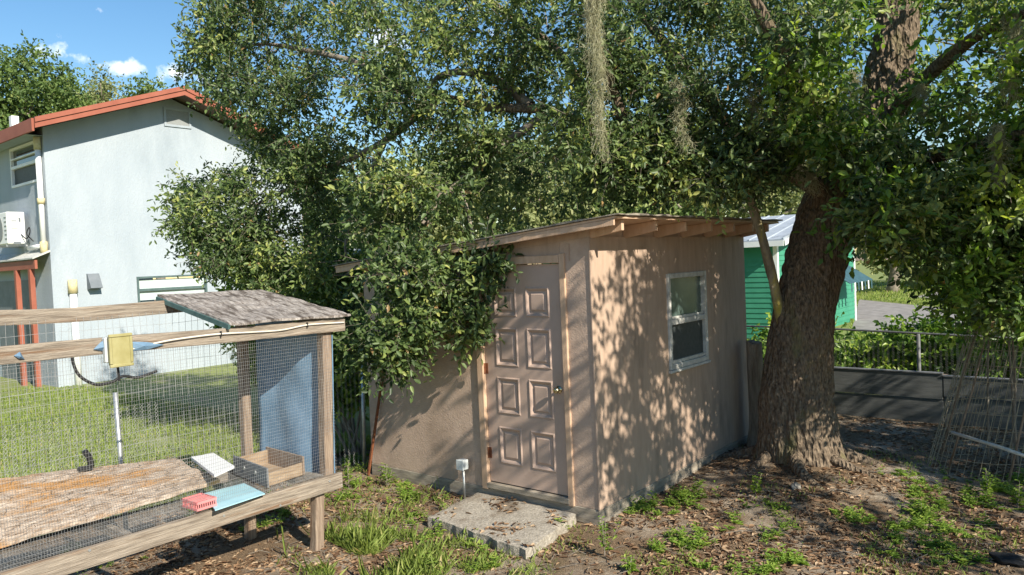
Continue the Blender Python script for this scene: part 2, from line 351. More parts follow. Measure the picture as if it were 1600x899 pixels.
# front wall in three pieces round the door
mb = MB(); T = .09
def slab(x0, x1, z0): mb.hexa([(x0, 0, z0), (x1, 0, z0), (x1, T, z0), (x0, T, z0), (x0, 0, rz(x0)), (x1, 0, rz(x1)), (x1, T, rz(x1)), (x0, T, rz(x0))])
slab(-SL, DX0-.012, ZB); mb.build('wall', 'stucco', shed)
mb = MB(); slab(DX1+.012, 0, ZB); mb.build('wall', 'stucco', shed)
mb = MB(); slab(DX0-.010, DX1+.010, DZ+DH+.015); mb.build('wall', 'siding', shed, label='smooth board above the door')
mb = MB().box((DX1+.105, -.006, DZ+DH+.02), (DX1+.112, 0, rz(DX1)-.02)); mb.build('joint_strip', 'siding', shed)
# window wall
WY0, WY1, WZ0, WZ1 = 1.305, 2.145, 1.125, 2.065
mb = MB(); wall(mb, (0, T+.001, ZB), (0, 1, 0), (0, 0, 1), (1, 0, 0), SD-T, rz(0)-ZB, .09, [(WY0-T, WY1-T, WZ0-ZB, WZ1-ZB)])
mb.build('window_wall', 'siding', shed)
mb = MB().box((-SL, T+.001, ZB), (-SL+.09, SD, rz(-SL))); mb.build('wall', 'stucco', shed)
mb = MB(); mb.hexa([(-SL+.091, SD-.09, ZB), (-.091, SD-.09, ZB), (-.091, SD, ZB), (-SL+.091, SD, ZB), (-SL+.091, SD-.09, rz(-SL)), (-.091, SD-.09, rz(0)), (-.091, SD, rz(0)), (-SL+.091, SD, rz(-SL))]); mb.build('wall', 'siding', shed)
MB().box((-SL-.01, -.004, -.02), (.004, .11, ZB-.003)).build('sill_beam', 'skid', shed, .006)
MB().box((-.11, .112, -.02), (.006, SD, ZB-.003)).build('sill_beam', 'skid', shed, .006)
MB().box((-SL-.01, .112, -.02), (-SL+.1, SD, ZB-.003)).build('sill_beam', 'skid', shed, .006)
MB().box((-SL+.1, .2, ZB-.06), (-.1, SD-.1, ZB-.02)).build('floor', 'skid', shed)
# corner boards
MB().box((-.005, -.012, ZB), (.010, T, rz(0)-.003)).build('corner_board', 'siding', shed, .003)
# roof deck, roofing and rafters: slope falls to the left
def rp(x, y, dz): return (x, y, rz(x)+dz)
def roofbox(x0, x1, y0, y1, a, b): return [rp(x0, y0, a), rp(x1, y0, a), rp(x1, y1, a), rp(x0, y1, a), rp(x0, y0, b), rp(x1, y0, b), rp(x1, y1, b), rp(x0, y1, b)]
OV = .36
MB().hexa(roofbox(-SL-.26, OV, -.17, SD+.15, .10, .118)).build('roof_deck', 'fascia', shed)
mb = MB(); nxx, nyy = 50, 60; x0, x1, y0, y1 = -SL-.28, OV+.03, -.19, SD+.17; vs = []; fs = []
for lay in (0, 1):
    for j in range(nyy+1):
        for i in range(nxx+1):
            x = x0+(x1-x0)*i/nxx; y = y0+(y1-y0)*j/nyy
            e = .018*noise.noise(Vector((x*6, y*6, 5)))+.012*noise.noise(Vector((x*17, y*17, 1)))
            if i in (0, nxx): x += e*1.2
            if j in (0, nyy): y += e*.6
            vs.append((x, y, rz(x)+.1195+.013*lay+(.010*noise.noise(Vector((x*3, y*4, 2)))*lay)+.004))
n1 = (nxx+1)*(nyy+1)
for j in range(nyy):
    for i in range(nxx):
        q = j*(nxx+1)+i; fs.append((q+n1, q+1+n1, q+nxx+2+n1, q+nxx+1+n1)); fs.append((q, q+nxx+1, q+nxx+2, q+1))
ring = [i for i in range(nxx+1)]+[j*(nxx+1)+nxx for j in range(1, nyy+1)]+[nyy*(nxx+1)+i for i in range(nxx-1, -1, -1)]+[j*(nxx+1) for j in range(nyy-1, 0, -1)]
for a, b in zip(ring, ring[1:]+ring[:1]): fs.append((a, b, b+n1, a+n1))
mb.add(vs, fs).build('roofing_felt', 'roofing', shed)
MB().hexa(roofbox(-SL-.25, OV-.01, -.168, -.148, .045, .098)).build('fascia_board', 'fascia', shed, .003)
MB().hexa(roofbox(-SL, -.001, .001, T-.005, .001, .099)).build('gable_filler', 'siding', shed)
for i, y in enumerate((.012, .57, 1.13, 1.67, 2.2, 2.70, 3.14)):
    x1 = OV-.05; mb = MB(); p = [rp(-.3, y, -.035), (x1, y, rz(x1)+.012), (x1, y+.04, rz(x1)+.012), rp(-.3, y+.04, -.035), rp(-.3, y, .098), rp(x1, y, .098), rp(x1, y+.04, .098), rp(-.3, y+.04, .098)]
    mb.hexa(p).build('rafter', 'fascia', shed, .002)
mb = MB()
for y0, y1 in ((.06, .565), (.615, 1.125), (1.175, 1.665), (1.715, 2.195), (2.245, 2.695), (2.745, 3.135)): mb.box((-.075, y0, rz(0)+.001), (-.02, y1, rz(0)+.092))
mb.build('frieze_block', 'siding', shed)
# door frame
MB().box((DX0-.078, -.028, ZB-.01), (DX0-.006, .06, DZ+DH+.085)).build('door_jamb', 'fascia', shed, .004, label='bare tan hinge-side jamb')
MB().box((DX1+.006, -.022, ZB-.01), (DX1+.062, .06, DZ+DH+.085)).build('door_jamb', 'fascia', shed, .004)
MB().box((DX0-.004, -.024, DZ+DH+.006), (DX1+.004, .06, DZ+DH+.075)).build('door_head', 'fascia', shed, .004)
MB().box((DX0-.02, -.03, ZB+.002), (DX1+.02, .08, DZ-.012)).build('threshold', 'skid', shed, .004)
# door leaf with eight moulded panels
dy = .012
mb = MB(); cols = [(.135, .405), (.51, .78)]; rows = [(.185, .535), (.655, 1.0), (1.10, 1.46), (1.56, 1.83)]
wall(mb, (DX0, dy, DZ), (1, 0, 0), (0, 0, 1), (0, -1, 0), DW, DH, .04, [(c[0], c[1], r_[0], r_[1]) for c in cols for r_ in rows])
door = mb.build('door', 'doorp', shed, label='pink eight-panel door with a scuffed lower edge')
mb = MB()
for c in cols:
    for r_ in rows:
        x0, x1, z0, z1 = DX0+c[0], DX0+c[1], DZ+r_[0], DZ+r_[1]; q = MB(); prof = [(0, 0), (.012, -.009), (.022, -.004), (.038, .012), (.05, .012), (.068, .001)]
        vs = []
        for (o, d) in prof: vs += [(x0+o, dy+d, z0+o), (x1-o, dy+d, z0+o), (x1-o, dy+d, z1-o), (x0+o, dy+d, z1-o)]
        fs = [(4*k+j, 4*k+(j+1) % 4, 4*k+4+(j+1) % 4, 4*k+4+j) for k in range(len(prof)-1) for j in range(4)]+[tuple(4*(len(prof)-1)+j for j in range(4))]
        q.add(vs, fs).build('panel', 'doorp', door)
mb = MB(); kx, kz = DX1-.065, DZ+.93
mb.tube([(kx, dy-.001, kz), (kx, dy-.008, kz)], .033, 18); mb.tube([(kx, dy-.006, kz), (kx, dy-.03, kz), (kx, dy-.036, kz), (kx, dy-.05, kz), (kx, dy-.062, kz), (kx, dy-.068, kz)], [.012, .012, .022, .029, .024, .010], 18)
mb.build('door_knob', 'chrome', door, smooth=True)
for hz in (.22, 1.02, 1.78):
    mb = MB(); mb.tube([(DX0-.004, dy-.014, DZ+hz), (DX0-.004, dy-.014, DZ+hz+.1)], .009, 8); mb.box((DX0+.001, dy-.004, DZ+hz), (DX0+.03, dy-.001, DZ+hz+.1)); mb.build('hinge', 'rust', door)
# window
wf = MB()
for a, b in (((WY0, WZ0), (WY0+.05, WZ1)), ((WY1-.05, WZ0), (WY1, WZ1)), ((WY0+.051, WZ1-.05), (WY1-.051, WZ1)), ((WY0+.051, WZ0), (WY1-.051, WZ0+.05)), ((WY0+.051, (WZ0+WZ1)/2-.035), (WY1-.051, (WZ0+WZ1)/2+.02))):
    wf.box((-.06, a[0], a[1]), (.022, b[0], b[1]))
win = wf.build('window', 'dwhite', shed, .004, label='white sash window with flaking frame')
zm = (WZ0+WZ1)/2
MB().box((-.035, WY0+.05, zm+.02), (-.025, WY1-.05, WZ1-.05)).build('pane', 'blind', win, label='upper pane with pale blind behind')
MB().box((-.050, WY0+.05, WZ0+.05), (-.040, WY1-.05, zm-.035)).build('pane', 'glass', win)
MB().box((-.020, WY0+.055, WZ0+.052), (-.017, WY1-.055, zm-.037)).build('insect_screen', 'screen', win)
MB().box((-.016, WY0+.052, WZ0+.052), (.004, WY1-.052, WZ0+.085)).build('sash_rail', 'dwhite', win, .003)
MB().box((-.016, WY0+.052, zm+.021), (.000, WY1-.052, zm+.045)).build('sash_rail', 'dwhite', win, .003)
MB().box((.0, WY0-.02, WZ0-.03), (.032, WY1+.02, WZ0-.002)).build('window_sill', 'dwhite', win, .004)

# ================================================================== THINGS ROUND THE SHED
# concrete slab
cs = [pl(669.7, 805.7, 2, .07), pl(762, 762, 2, .07), pl(896, 800, 2, .07), pl(824, 858, 2, .07)]
cs[1] = np.array([cs[1][0], -.03, .1]); cs[2] = np.array([cs[2][0]+.03, -.035, .1])
mb = MB(); n = 26; vs = []; fs = []
def cedge(a, b, k): return a+(b-a)*k
for lay in (0, 1):
    for j in range(n+1):
        for i in range(n+1):
            p = (cs[0]*(1-i/n)+cs[3]*(i/n))*(1-j/n)+(cs[1]*(1-i/n)+cs[2]*(i/n))*(j/n); e = i in (0, n) or j in (0, n)
            q = p.copy(); nn = noise.noise(Vector((p[0]*9, p[1]*9, 4)))
            if e and j != n: q[:2] += (np.array([-.55, -.5])+q[:2]*0)*0+np.array([nn, noise.noise(Vector((p[0]*11, p[1]*11, 8)))])*.028
            q[2] = -.03 if lay == 0 else .066+.004*nn-(.007 if e else 0)
            vs.append(q)
n1 = (n+1)**2
for j in range(n):
    for i in range(n): q = j*(n+1)+i; fs.append((q+n1, q+1+n1, q+n+2+n1, q+n+1+n1))
ring = list(range(n+1))+[j*(n+1)+n for j in range(1, n+1)]+[n*(n+1)+i for i in range(n-1, -1, -1)]+[j*(n+1) for j in range(n-1, 0, -1)]
for a, b in zip(ring, ring[1:]+ring[:1]): fs.append((a, b, b+n1, a+n1))
o = mb.add(vs, fs).build('concrete_slab', 'conc'); tag(o, 'weathered square concrete slab laid as a step before the shed door', 'slab')
# junction box on a conduit
p = pl(724, 768, 1, -.09); jx = p[0]
jb = thing('junction_box', (jx, -.09, 0), 'small grey electrical box on a short conduit beside the shed door', 'electrical box')
MB().box((jx-.043, -.115, .275), (jx+.043, -.045, .37)).build('box', 'greypl', jb, .006)
MB().box((jx-.046, -.127, .273), (jx+.046, -.116, .373)).build('lid', 'greypl', jb, .004)
MB().tube([(jx+.005, -.08, -.03), (jx+.005, -.08, .275)], .011, 10).build('conduit', 'galv', jb, smooth=True)
# leaning rusty bar
a = pl(577, 742, 2, .0); b = pl(599, 578, 1, -.02)
a[1] = min(a[1], -.06)
o = MB().beam(a, b, .022, .022).build('rusty_bar', 'rust'); tag(o, 'thin rusty steel bar leaning against the shed front', 'bar')

# ================================================================== RABBIT HUTCH
HX = -1.523; HBX = -2.40; HY1 = -1.45; HY0 = -4.75
hut = thing('rabbit_hutch', (HX, -1.6, 0), 'long raised wooden hutch faced with wire mesh under a scrap plywood roof', 'hutch')
def rail(name, p0, p1, w_, h_, mat='wood', par=hut, wob=.006, ref=(0, 0, 1), n=14, seed=0):
    p0 = Vector(p0); p1 = Vector(p1); d = (p1-p0).normalized(); r_ = Vector(ref)
    a = d.cross(r_).normalized(); b = a.cross(d).normalized(); vs = []; fs = []
    for i in range(n+1):
        t = i/n; p = p0.lerp(p1, t)+b*(wob*1.6*noise.noise(Vector((t*3+seed, seed*1.7, 0))))+a*(wob*noise.noise(Vector((t*3, seed*2.1, 5))))
        for (u_, v_) in ((-1, -.86), (-.86, -1), (.86, -1), (1, -.86), (1, .86), (.86, 1), (-.86, 1), (-1, .86)):
            k = 1+.04*noise.noise(Vector((t*9+u_*3, v_*3, seed))); vs.append(p+a*(u_*w_/2*k)+b*(v_*h_/2*k))
    for i in range(n):
        for j in range(8): fs.append((i*8+j, i*8+(j+1) % 8, i*8+8+(j+1) % 8, i*8+8+j))
    fs.append(tuple(range(7, -1, -1))); fs.append(tuple(n*8+j for j in range(8)))
    return MB().add(vs, fs).build(name, mat, par)
rail('bottom_rail', (HX-.02, HY0, .524), (HX-.02, HY1-.03, .518), .042, .125, seed=1)
rail('top_rail', (HX-.02, HY0, 1.848), (HX-.02, -1.375, 1.787), .042, .105, seed=2, wob=.010)
rail('bottom_rail', (HBX, HY0, .60), (HBX, -1.72, .56), .04, .11, seed=3)
rail('top_rail', (HBX, HY0, 2.03), (HBX, -1.5, 1.99), .04, .105, seed=4, wob=.02)
rail('post', (HX-.085, -1.575, .46), (HX-.085, -1.525, 1.735), .085, .085, 'woodv', ref=(0, 1, 0), seed=5, wob=.004)
rail('leg', (HX-.086, -1.70, -.05), (HX-.086, -1.665, .50), .083, .083, 'woodv', ref=(0, 1, 0), seed=15, wob=.004)
rail('post', (HBX+.062, -1.85, -.05), (HBX+.062, -1.82, 1.95), .075, .075, 'woodv', ref=(0, 1, 0), seed=6)
rail('post', (HX-.085, -4.6, -.05), (HX-.085, -4.6, 1.79), .085, .085, 'woodv', ref=(0, 1, 0), seed=7)
rail('post', (HBX+.062, -4.6, -.05), (HBX+.062, -4.6, 1.97), .075, .075, 'woodv', ref=(0, 1, 0), seed=8)
rail('cross_rail', (HX-.045, -1.60, .53), (HBX+.022, -1.76, .55), .04, .09, seed=9)
rail('cross_rail', (HX-.045, -1.455, 1.79), (HBX+.022, -1.56, 1.95), .04, .08, seed=10)
rail('cross_rail', (HX-.045, -3.1, .49), (HBX+.022, -3.1, .51), .04, .07, seed=11)
# corner brackets, nails on the front rails
for (x_, y_) in ((515, 752), (350, 806), (438, 790), (140, 860)):
    p = pl(x_, y_, 0, HX+.004); MB().tube([(HX-.002, p[1], p[2]), (HX+.006, p[1], p[2])], .009, 8).build('bolt_head', 'galv', hut)
# plywood roof sheet
A = pl(365, 516, 0, HX+.01); ra = [np.array([HX+.035, -2.42, 1.878]), np.array([HX+.035, -1.335, 1.858]), np.array([-2.52, -1.50, 2.075]), np.array([-2.52, -2.44, 2.085])]
nn_ = 24; vs = []; fs = []
for lay in (0, 1):
    for j in range(nn_+1):
        for i in range(nn_+1):
            s_, t_ = i/nn_, j/nn_
            p = (ra[0]*(1-s_)+ra[1]*s_)*(1-t_)+(ra[3]*(1-s_)+ra[2]*s_)*t_
            e = .016*noise.noise(Vector((p[0]*3, p[1]*3, 1)))+.010*noise.noise(Vector((p[0]*16, p[1]*7, 2)))*lay
            vs.append((p[0]+(.01*noise.noise(Vector((p[1]*14, 0, 3))) if j in (0, nn_) else 0), p[1], p[2]+e+.018*lay))
n1 = (nn_+1)**2
for j in range(nn_):
    for i in range(nn_): q = j*(nn_+1)+i; fs += [(q+n1, q+1+n1, q+nn_+2+n1, q+nn_+1+n1), (q, q+nn_+1, q+nn_+2, q+1)]
ring = list(range(nn_+1))+[j*(nn_+1)+nn_ for j in range(1, nn_+1)]+[nn_*(nn_+1)+i for i in range(nn_-1, -1, -1)]+[j*(nn_+1) for j in range(nn_-1, 0, -1)]
for a, b in zip(ring, ring[1:]+ring[:1]): fs.append((a, b, b+n1, a+n1))
rf = MB().add(vs, fs).build('roof_sheet', 'ply', hut, label='grey weathered plywood roof sheet')
MB().beam(ra[0]+np.array([.0, -.004, -.012]), ra[3]+np.array([0, -.004, -.012]), .018, .035).build('edge_strip', 'teal', rf)
# blue tarpaulin closing the far end
vs = []; fs = []; n = 22
for j in range(n+1):
    for i in range(n+1):
        s_, t_ = i/n, j/n; x = HX-.10+(HBX+.12-HX)*s_; y = -1.545+.05*t_-.15*s_+.018*math.sin(s_*9+t_*2)+.02*noise.noise(Vector((s_*4, t_*4, 0))); z = .47+(1.29+.15*s_)*t_
        vs.append((x, y, z))
for j in range(n):
    for i in range(n): q = j*(n+1)+i; fs.append((q, q+1, q+n+2, q+n+1))
o = MB().add(vs, fs).build('tarpaulin', 'tarp', hut, smooth=True)
md = o.modifiers.new('thickness', 'SOLIDIFY'); md.thickness = .003
vs = []; fs = []
for j in range(13):
    z = .43+1.28*j/12
    for i in range(3): vs.append((HX-.045, -1.530+.05*(j/12)+.005*i+.003*noise.noise(Vector((j*.5, i, 0))), z))
for j in range(12):
    for i in range(2): q = j*3+i; fs.append((q, q+1, q+4, q+3))
o = MB().add(vs, fs).build('tarpaulin_flap', 'tarp', hut); md = o.modifiers.new('thickness', 'SOLIDIFY'); md.thickness = .003
# wire meshes (welded wire): many thin strands, joined
def wires(segs, r, mat, name, parent, kind='stuff'):
    a = np.array([s_[0] for s_ in segs]); b = np.array([s_[1] for s_ in segs]); d = nrm(b-a)
    s1 = nrm(np.cross(d, np.array([.31, .52, .79]))); s2 = np.cross(d, s1); c = [s1*r, -s1*r*.5+s2*r*.87, -s1*r*.5-s2*r*.87]
    V = np.stack([a+q for q in c]+[b+q for q in c], 1); base = (np.arange(len(a))*6)[:, None]
    Fq = np.stack([base+np.array(q) for q in ([0, 1, 4, 3], [1, 2, 5, 4], [2, 0, 3, 5])], 1).reshape(-1, 4)
    return quadmesh(name, V.reshape(-1, 3), Fq, mat, parent, kind=kind)
def meshpanel(org, u, v, W_, H_, du, dv, amp, nrm_, seg=10, seed=0):
    org, u, v, nv = (np.array(q, float) for q in (org, u, v, nrm_)); S_ = []
    def P(a, b):
        e = noise.noise(Vector((a*2.2+seed, b*2.2, seed)))*amp; g_ = noise.noise(Vector((a*3+seed, b*3, 7)))*amp*.45
        return org+u*(a+g_)+v*(b+.7*g_+.4*amp*noise.noise(Vector((a*1.3, b*5, seed+3))))+nv*e
    for i in range(int(W_/du)+1):
        for k in range(seg): S_.append((P(i*du, H_*k/seg), P(i*du, H_*(k+1)/seg)))
    sg = int(seg*W_/H_)+1
    for j in range(int(H_/dv)+1):
        for k in range(sg): S_.append((P(W_*k/sg, j*dv), P(W_*(k+1)/sg, j*dv)))
    return S_
wires(meshpanel((HX-.038, HY0, .55), (0, 1, 0), (0, 0, 1), -1.5-HY0, 1.24, .0165, .0254, .016, (-1, 0, 0), 8), .00075, 'meshwire', 'wire_mesh', hut)
wires(meshpanel((HX-.04, HY0, .588), (-1, 0, 0), (0, 1, 0), HX-HBX-.06, -1.62-HY0, .0254, .0254, .010, (0, 0, 1), 24, 3), .0010, 'meshwire', 'wire_floor', hut)
wires(meshpanel((HBX+.022, HY0, .58), (0, 1, 0), (0, 0, 1), -1.85-HY0, 1.40, .05, .10, .03, (1, 0, 0), 8, 5), .0013, 'wire', 'wire_mesh', hut)
# --- things lying in the hutch
def slabthing(name, poly_top, th, mat, label, cat, amp=.01, n=20, group=None, edge=0.):
    q = [np.array(p, float) for p in poly_top]; vs = []; fs = []
    for lay in (0, 1):
        for j in range(n+1):
            for i in range(n+1):
                s_, t_ = i/n, j/n; p = (q[0]*(1-s_)+q[1]*s_)*(1-t_)+(q[3]*(1-s_)+q[2]*s_)*t_
                e = noise.noise(Vector((p[0]*9, p[1]*3.5, 1)))*amp+noise.noise(Vector((p[0]*26, p[1]*9, 2)))*amp*.6*lay
                g_ = edge*noise.noise(Vector((p[0]*6, p[1]*6, 9)))
                vs.append((p[0]+(g_ if j in (0, n) else 0), p[1]+(g_ if i in (0, n) else 0), p[2]-(0 if lay else th)+e))
    n1 = (n+1)**2
    for j in range(n):
        for i in range(n): k = j*(n+1)+i; fs += [(k+n1, k+1+n1, k+n+2+n1, k+n+1+n1), (k, k+n+1, k+n+2, k+1)]
    ring = list(range(n+1))+[j*(n+1)+n for j in range(1, n+1)]+[n*(n+1)+i for i in range(n-1, -1, -1)]+[j*(n+1) for j in range(n-1, 0, -1)]
    for a, b in zip(ring, ring[1:]+ring[:1]): fs.append((a, b, b+n1, a+n1))
    o = MB().add(vs, fs).build(name, mat); return tag(o, label, cat, group)
f0 = pl(0, 862, 0, -1.86); f1 = pl(343, 749, 0, -1.86); b0 = pl(0, 747, 0, -2.34); b1 = pl(272, 716, 0, -2.34)
e0 = f0+(f0-f1)*.35; e1 = b0+(b0-b1)*.45
for q in (f0, f1, e0, b1, e1): q[2] = max(q[2], .645)
slabthing('wood_sheet', [e0, f1, b1, e1], .03, 'bark_ply', 'peeling weathered plywood sheet lying inside the wire hutch', 'board', .012, 40, edge=.03)
q = [pl(x_, y_, 2, .80) for x_, y_ in ((335, 742), (366, 728), (334, 708), (298, 714))]
slabthing('white_board', q, .02, 'white', 'short white board resting beside the wooden box in the hutch', 'board', .001, 3)
for px_, py_ in ():
    pass
mb = MB()
# box: near-left dark end panel, wooden sides
bx = thing('nest_box', (-1.8, -2.0, .6), 'open wooden nest box with a dark grey end panel inside the hutch', 'box')
zb, zt_ = .605, .735
P0 = np.array([-1.60, -2.12, zb]); P1 = np.array([-2.22, -2.04, zb]); P2 = np.array([-1.655, -1.735, zb]); P3 = np.array([-2.25, -1.70, zb])
def vbox(a, b, z0, z1, th, nm, mat):
    a = np.array(a); b = np.array(b); d = nrm(b-a); nv = np.array([-d[1], d[0], 0])*th
    lo = [np.array([*a[:2], z0]), np.array([*b[:2], z0]), np.array([*(b+nv)[:2], z0]), np.array([*(a+nv)[:2], z0])]
    MB().hexa(lo+[p+np.array([0, 0, z1-z0]) for p in lo]).build(nm, mat, bx, .002)
ce = (P0+P1+P2+P3)/4
def sh(p, k=.03): return p+(ce-p)*k
vbox(sh(P1, .0), sh(P0, .0), zb, zt_+.02, .016, 'end_panel', 'dkgrey')
vbox(sh(P0, .07), sh(P2, .07), zb, zt_-.03, .016, 'side_panel', 'freshwood')
vbox(sh(P3, .07), sh(P1, .07), zb, zt_, .016, 'side_panel', 'freshwood')
vbox(sh(P2, .02), sh(P3, .02), zb, zt_+.02, .016, 'end_panel', 'woodv')
lo = [np.array([*sh(p, .09)[:2], zb]) for p in (P0, P2, P3, P1)]
MB().hexa(lo+[p+np.array([0, 0, .012]) for p in lo]).build('floor_panel', 'freshwood', bx)
for k in (.35, .68):
    c_ = P1+(P0-P1)*k; d_ = nrm(P0-P1); nv = np.array([d_[1], -d_[0], 0])
    MB().tube([c_+nv*.001+np.array([0, 0, .085]), c_+nv*.006+np.array([0, 0, .085])], .018, 12).build('bolt_head', 'galv', bx)
q = [pl(x_, y_, 2, .612) for x_, y_ in ((336, 797), (414, 771), (381, 755), (318, 771))]
slabthing('plastic_mat', q, .008, 'palet', 'pale blue plastic mat on the wire floor of the hutch', 'mat', .001, 4)
# pink basket
pc = pl(312, 792, 2, .61); bk = thing('pink_basket', pc, 'small pink slotted plastic basket on the hutch floor', 'basket')
d1 = nrm(pl(334, 792, 2, .61)-pl(292, 780, 2, .61)); d2 = np.array([-d1[1], d1[0], 0]); hw, hh, ht = .10, .075, .055
def bpnt(a, b, z): return pc+d1*a+d2*b+np.array([0, 0, z])
for (a0, b0_, a1, b1_) in ((-hw, -hh, hw, -hh), (hw, -hh, hw, hh), (hw, hh, -hw, hh), (-hw, hh, -hw, -hh)):
    mb = MB()
    for z_, h_ in ((.012, .016), (.056, .018)): mb.beam(bpnt(a0*.97, b0_*.97, z_), bpnt(a1*.97, b1_*.97, z_), .006, h_)
    for k in range(9): t = (k+.5)/9; mb.beam(bpnt(a0*.97+(a1-a0)*.97*t, b0_*.97+(b1_-b0_)*.97*t, .018), bpnt(a0*.97+(a1-a0)*.97*t, b0_*.97+(b1_-b0_)*.97*t, .05), .006, .006)
    mb.build('side', 'pink', bk)
for k in range(6):
    a = -hw+.02+k*(2*hw-.04)/5; MB().beam(bpnt(a, -hh*.94, .058), bpnt(a, hh*.94, .058), .007, .006).build('slat', 'pink', bk)
MB().box((pc[0]-.05, pc[1]-.05, pc[2]+.004), (pc[0]+.05, pc[1]+.05, pc[2]+.02)).build('slot_shade', 'black', bk)  # black block stands in for the shade behind the slots
S_ = []
for k in range(420):
    t, u_ = random.random(), random.random(); q = (e0*(1-t)+f1*t)*(1-u_)+(e1*(1-t)+b1*t)*u_; q = q+np.array([0, 0, .016])
    a = random.random()*6.28; l_ = random.uniform(.02, .09); S_.append((q, q+np.array([math.cos(a)*l_, math.sin(a)*l_, random.uniform(-.002, .012)])))
o = wires(S_, .0016, 'freshwood', 'loose_straw', None); tag(o, 'loose straw and splinters strewn on the plywood in the hutch', 'straw')
# black hook and hose
p = pl(133, 722, 0, -2.30); mb = MB()
mb.tube(smoothpath([p+np.array([0, -.05, -.045]), p+np.array([0, .03, -.045]), p+np.array([0, .03, .02]), p+np.array([0, .0, .08])]), [.022]*19, 8)
o = mb.build('black_pipe', 'black', smooth=True); tag(o, 'short bent black plastic pipe standing at the back of the plywood sheet', 'pipe')
hp = [pl(x_, y_, 0, -2.30) for x_, y_ in ((112, 540), (114, 566), (125, 588), (150, 601), (175, 597), (192, 588), (215, 590), (245, 580))]
o = MB().tube(smoothpath(hp), .011, 8).build('hanging_hose', 'black', smooth=True); tag(o, 'black hose hanging in a loop behind the hutch mesh', 'hose')
# weatherproof box on the top rail, cable, tarp scraps
fb = pl(184, 547, 0, HX+.05); fx = HX+.003
ob = thing('outlet_box', (fx, fb[1], fb[2]), 'yellowed weatherproof outlet cover on the hutch top rail', 'outlet box')
MB().box((fx, fb[1]-.075, fb[2]-.075), (fx+.045, fb[1]+.06, fb[2]+.085)).build('back_box', 'greypl', ob, .006)
MB().box((fx+.046, fb[1]-.065, fb[2]-.098), (fx+.098, fb[1]+.065, fb[2]+.098)).build('cover', 'yplastic', ob, .012)
mb = MB()
for a, b in (((-.072, -.105), (.072, -.085)), ((-.072, .085), (.072, .105)), ((-.072, -.083), (-.054, .083)), ((.054, -.083), (.072, .083))): mb.box((fx+.085, fb[1]+a[0], fb[2]+a[1]), (fx+.104, fb[1]+b[0], fb[2]+b[1]))
mb.build('cover_rim', 'yplastic', ob, .004)
MB().tube([(fx+.03, fb[1]+.0, fb[2]-.09), (fx+.03, fb[1]+.005, fb[2]-.2)], .008, 8).build('cord', 'black', ob)
cp = [pl(x_, y_, 0, HX+.012) for x_, y_ in ((205, 546), (255, 534), (300, 527), (345, 522), (400, 519), (440, 516), (480, 508), (520, 505), (538, 504))]
cb = thing('cable', cp[0], 'pale cable clipped along the hutch top rail', 'cable')
MB().tube(smoothpath(cp), .0065, 8).build('sheath', 'cable', cb, smooth=True)
for k in (3, 6):
    c_ = cp[k]; MB().box((HX+.0075, c_[1]-.004, c_[2]-.02), (HX+.021, c_[1]+.004, c_[2]+.02)).build('clip', 'black', cb)
def scrap(pts, lab):
    v = [pl(x_, y_, 0, HX+.006+.012*(i % 2)) for i, (x_, y_) in enumerate(pts)]; c_ = sum(v)/len(v); c_[0] += .02
    mb = MB().add(v+[c_], [(i, (i+1) % len(v), len(v)) for i in range(len(v))]); o = mb.build('tarp_scrap', 'tarp')
    md = o.modifiers.new('thickness', 'SOLIDIFY'); md.thickness = .003; tag(o, lab, 'tarp scrap')
scrap([(146, 546), (158, 534), (175, 532), (172, 550), (160, 548)], 'torn blue tarp scrap left of the yellowed outlet cover on the hutch rail'.replace(' left of', ' with frayed edge beside'))
scrap([(198, 534), (230, 535), (256, 539), (230, 546), (202, 549)], 'long pointed blue tarp scrap tucked along the hutch rail')
scrap([(22, 556), (31, 550), (38, 562), (30, 560)], 'tiny blue tarp scrap alone on the hutch rail')

# ================================================================== FENCES
def chainlink(org, u, W_, z0, z1, parent, cell=.062, r=.0014, amp=.012, seed=0, mat='wire'):
    org = np.array(org, float); u = np.array(u, float); nv = np.array([-u[1], u[0], 0]); S_ = []
    nz_ = int((z1-z0)/(cell/2)); k = 0; x = 0.
    while x < W_:
        for j in range(nz_):
            def P(i, up_):
                a = x+(cell/2 if i else 0)+(0 if k % 2 else 0); z = z0+up_*cell/2
                e = noise.noise(Vector((a*1.5+seed, z*2, seed)))*amp*2
                return org+u*(a+e*.4)+nv*(e+(.003 if i else -.003))+np.array([0, 0, z+.5*e])
            S_.append((P(j % 2, j), P((j+1) % 2, j+1)))
            def Q(i, up_):
                a = x+(0 if i else cell/2)+cell/2*0; z = z0+up_*cell/2
                e = noise.noise(Vector((a*1.5+seed, z*2, seed)))*amp*2
                return org+u*(a+e*.4)+nv*(e+(-.003 if i else .003))+np.array([0, 0, z+.5*e])
            S_.append((Q(j % 2, j), Q((j+1) % 2, j+1)))
        x += cell; k += 1
    return wires(S_, r, mat, 'chain_link', parent)
cf = thing('chain_link_fence', (-3.27, -2.5, 0), 'low galvanised chain-link fence running from the shed behind the hutch', 'fence')
chainlink((-3.27, -4.9, 0), (0, 1, 0), 5.05, .05, 1.14, cf)
for y, h, lean in ((-2.49, 1.27, -.012), (.16, 1.16, .02), (-4.85, 1.2, 0)):
    MB().tube([(-3.255, y-lean, -.1), (-3.255, y+lean, h)], .021, 10).build('post', 'galv', cf, smooth=True)
lf = thing('board_fence', (1, 5.36, 0), 'low fence of wide dark grey boards laid edge to edge behind the oak', 'fence')
xx = [-4.6, -2.6, -.79, 1.62, 4.0, 6.2, 8.4]
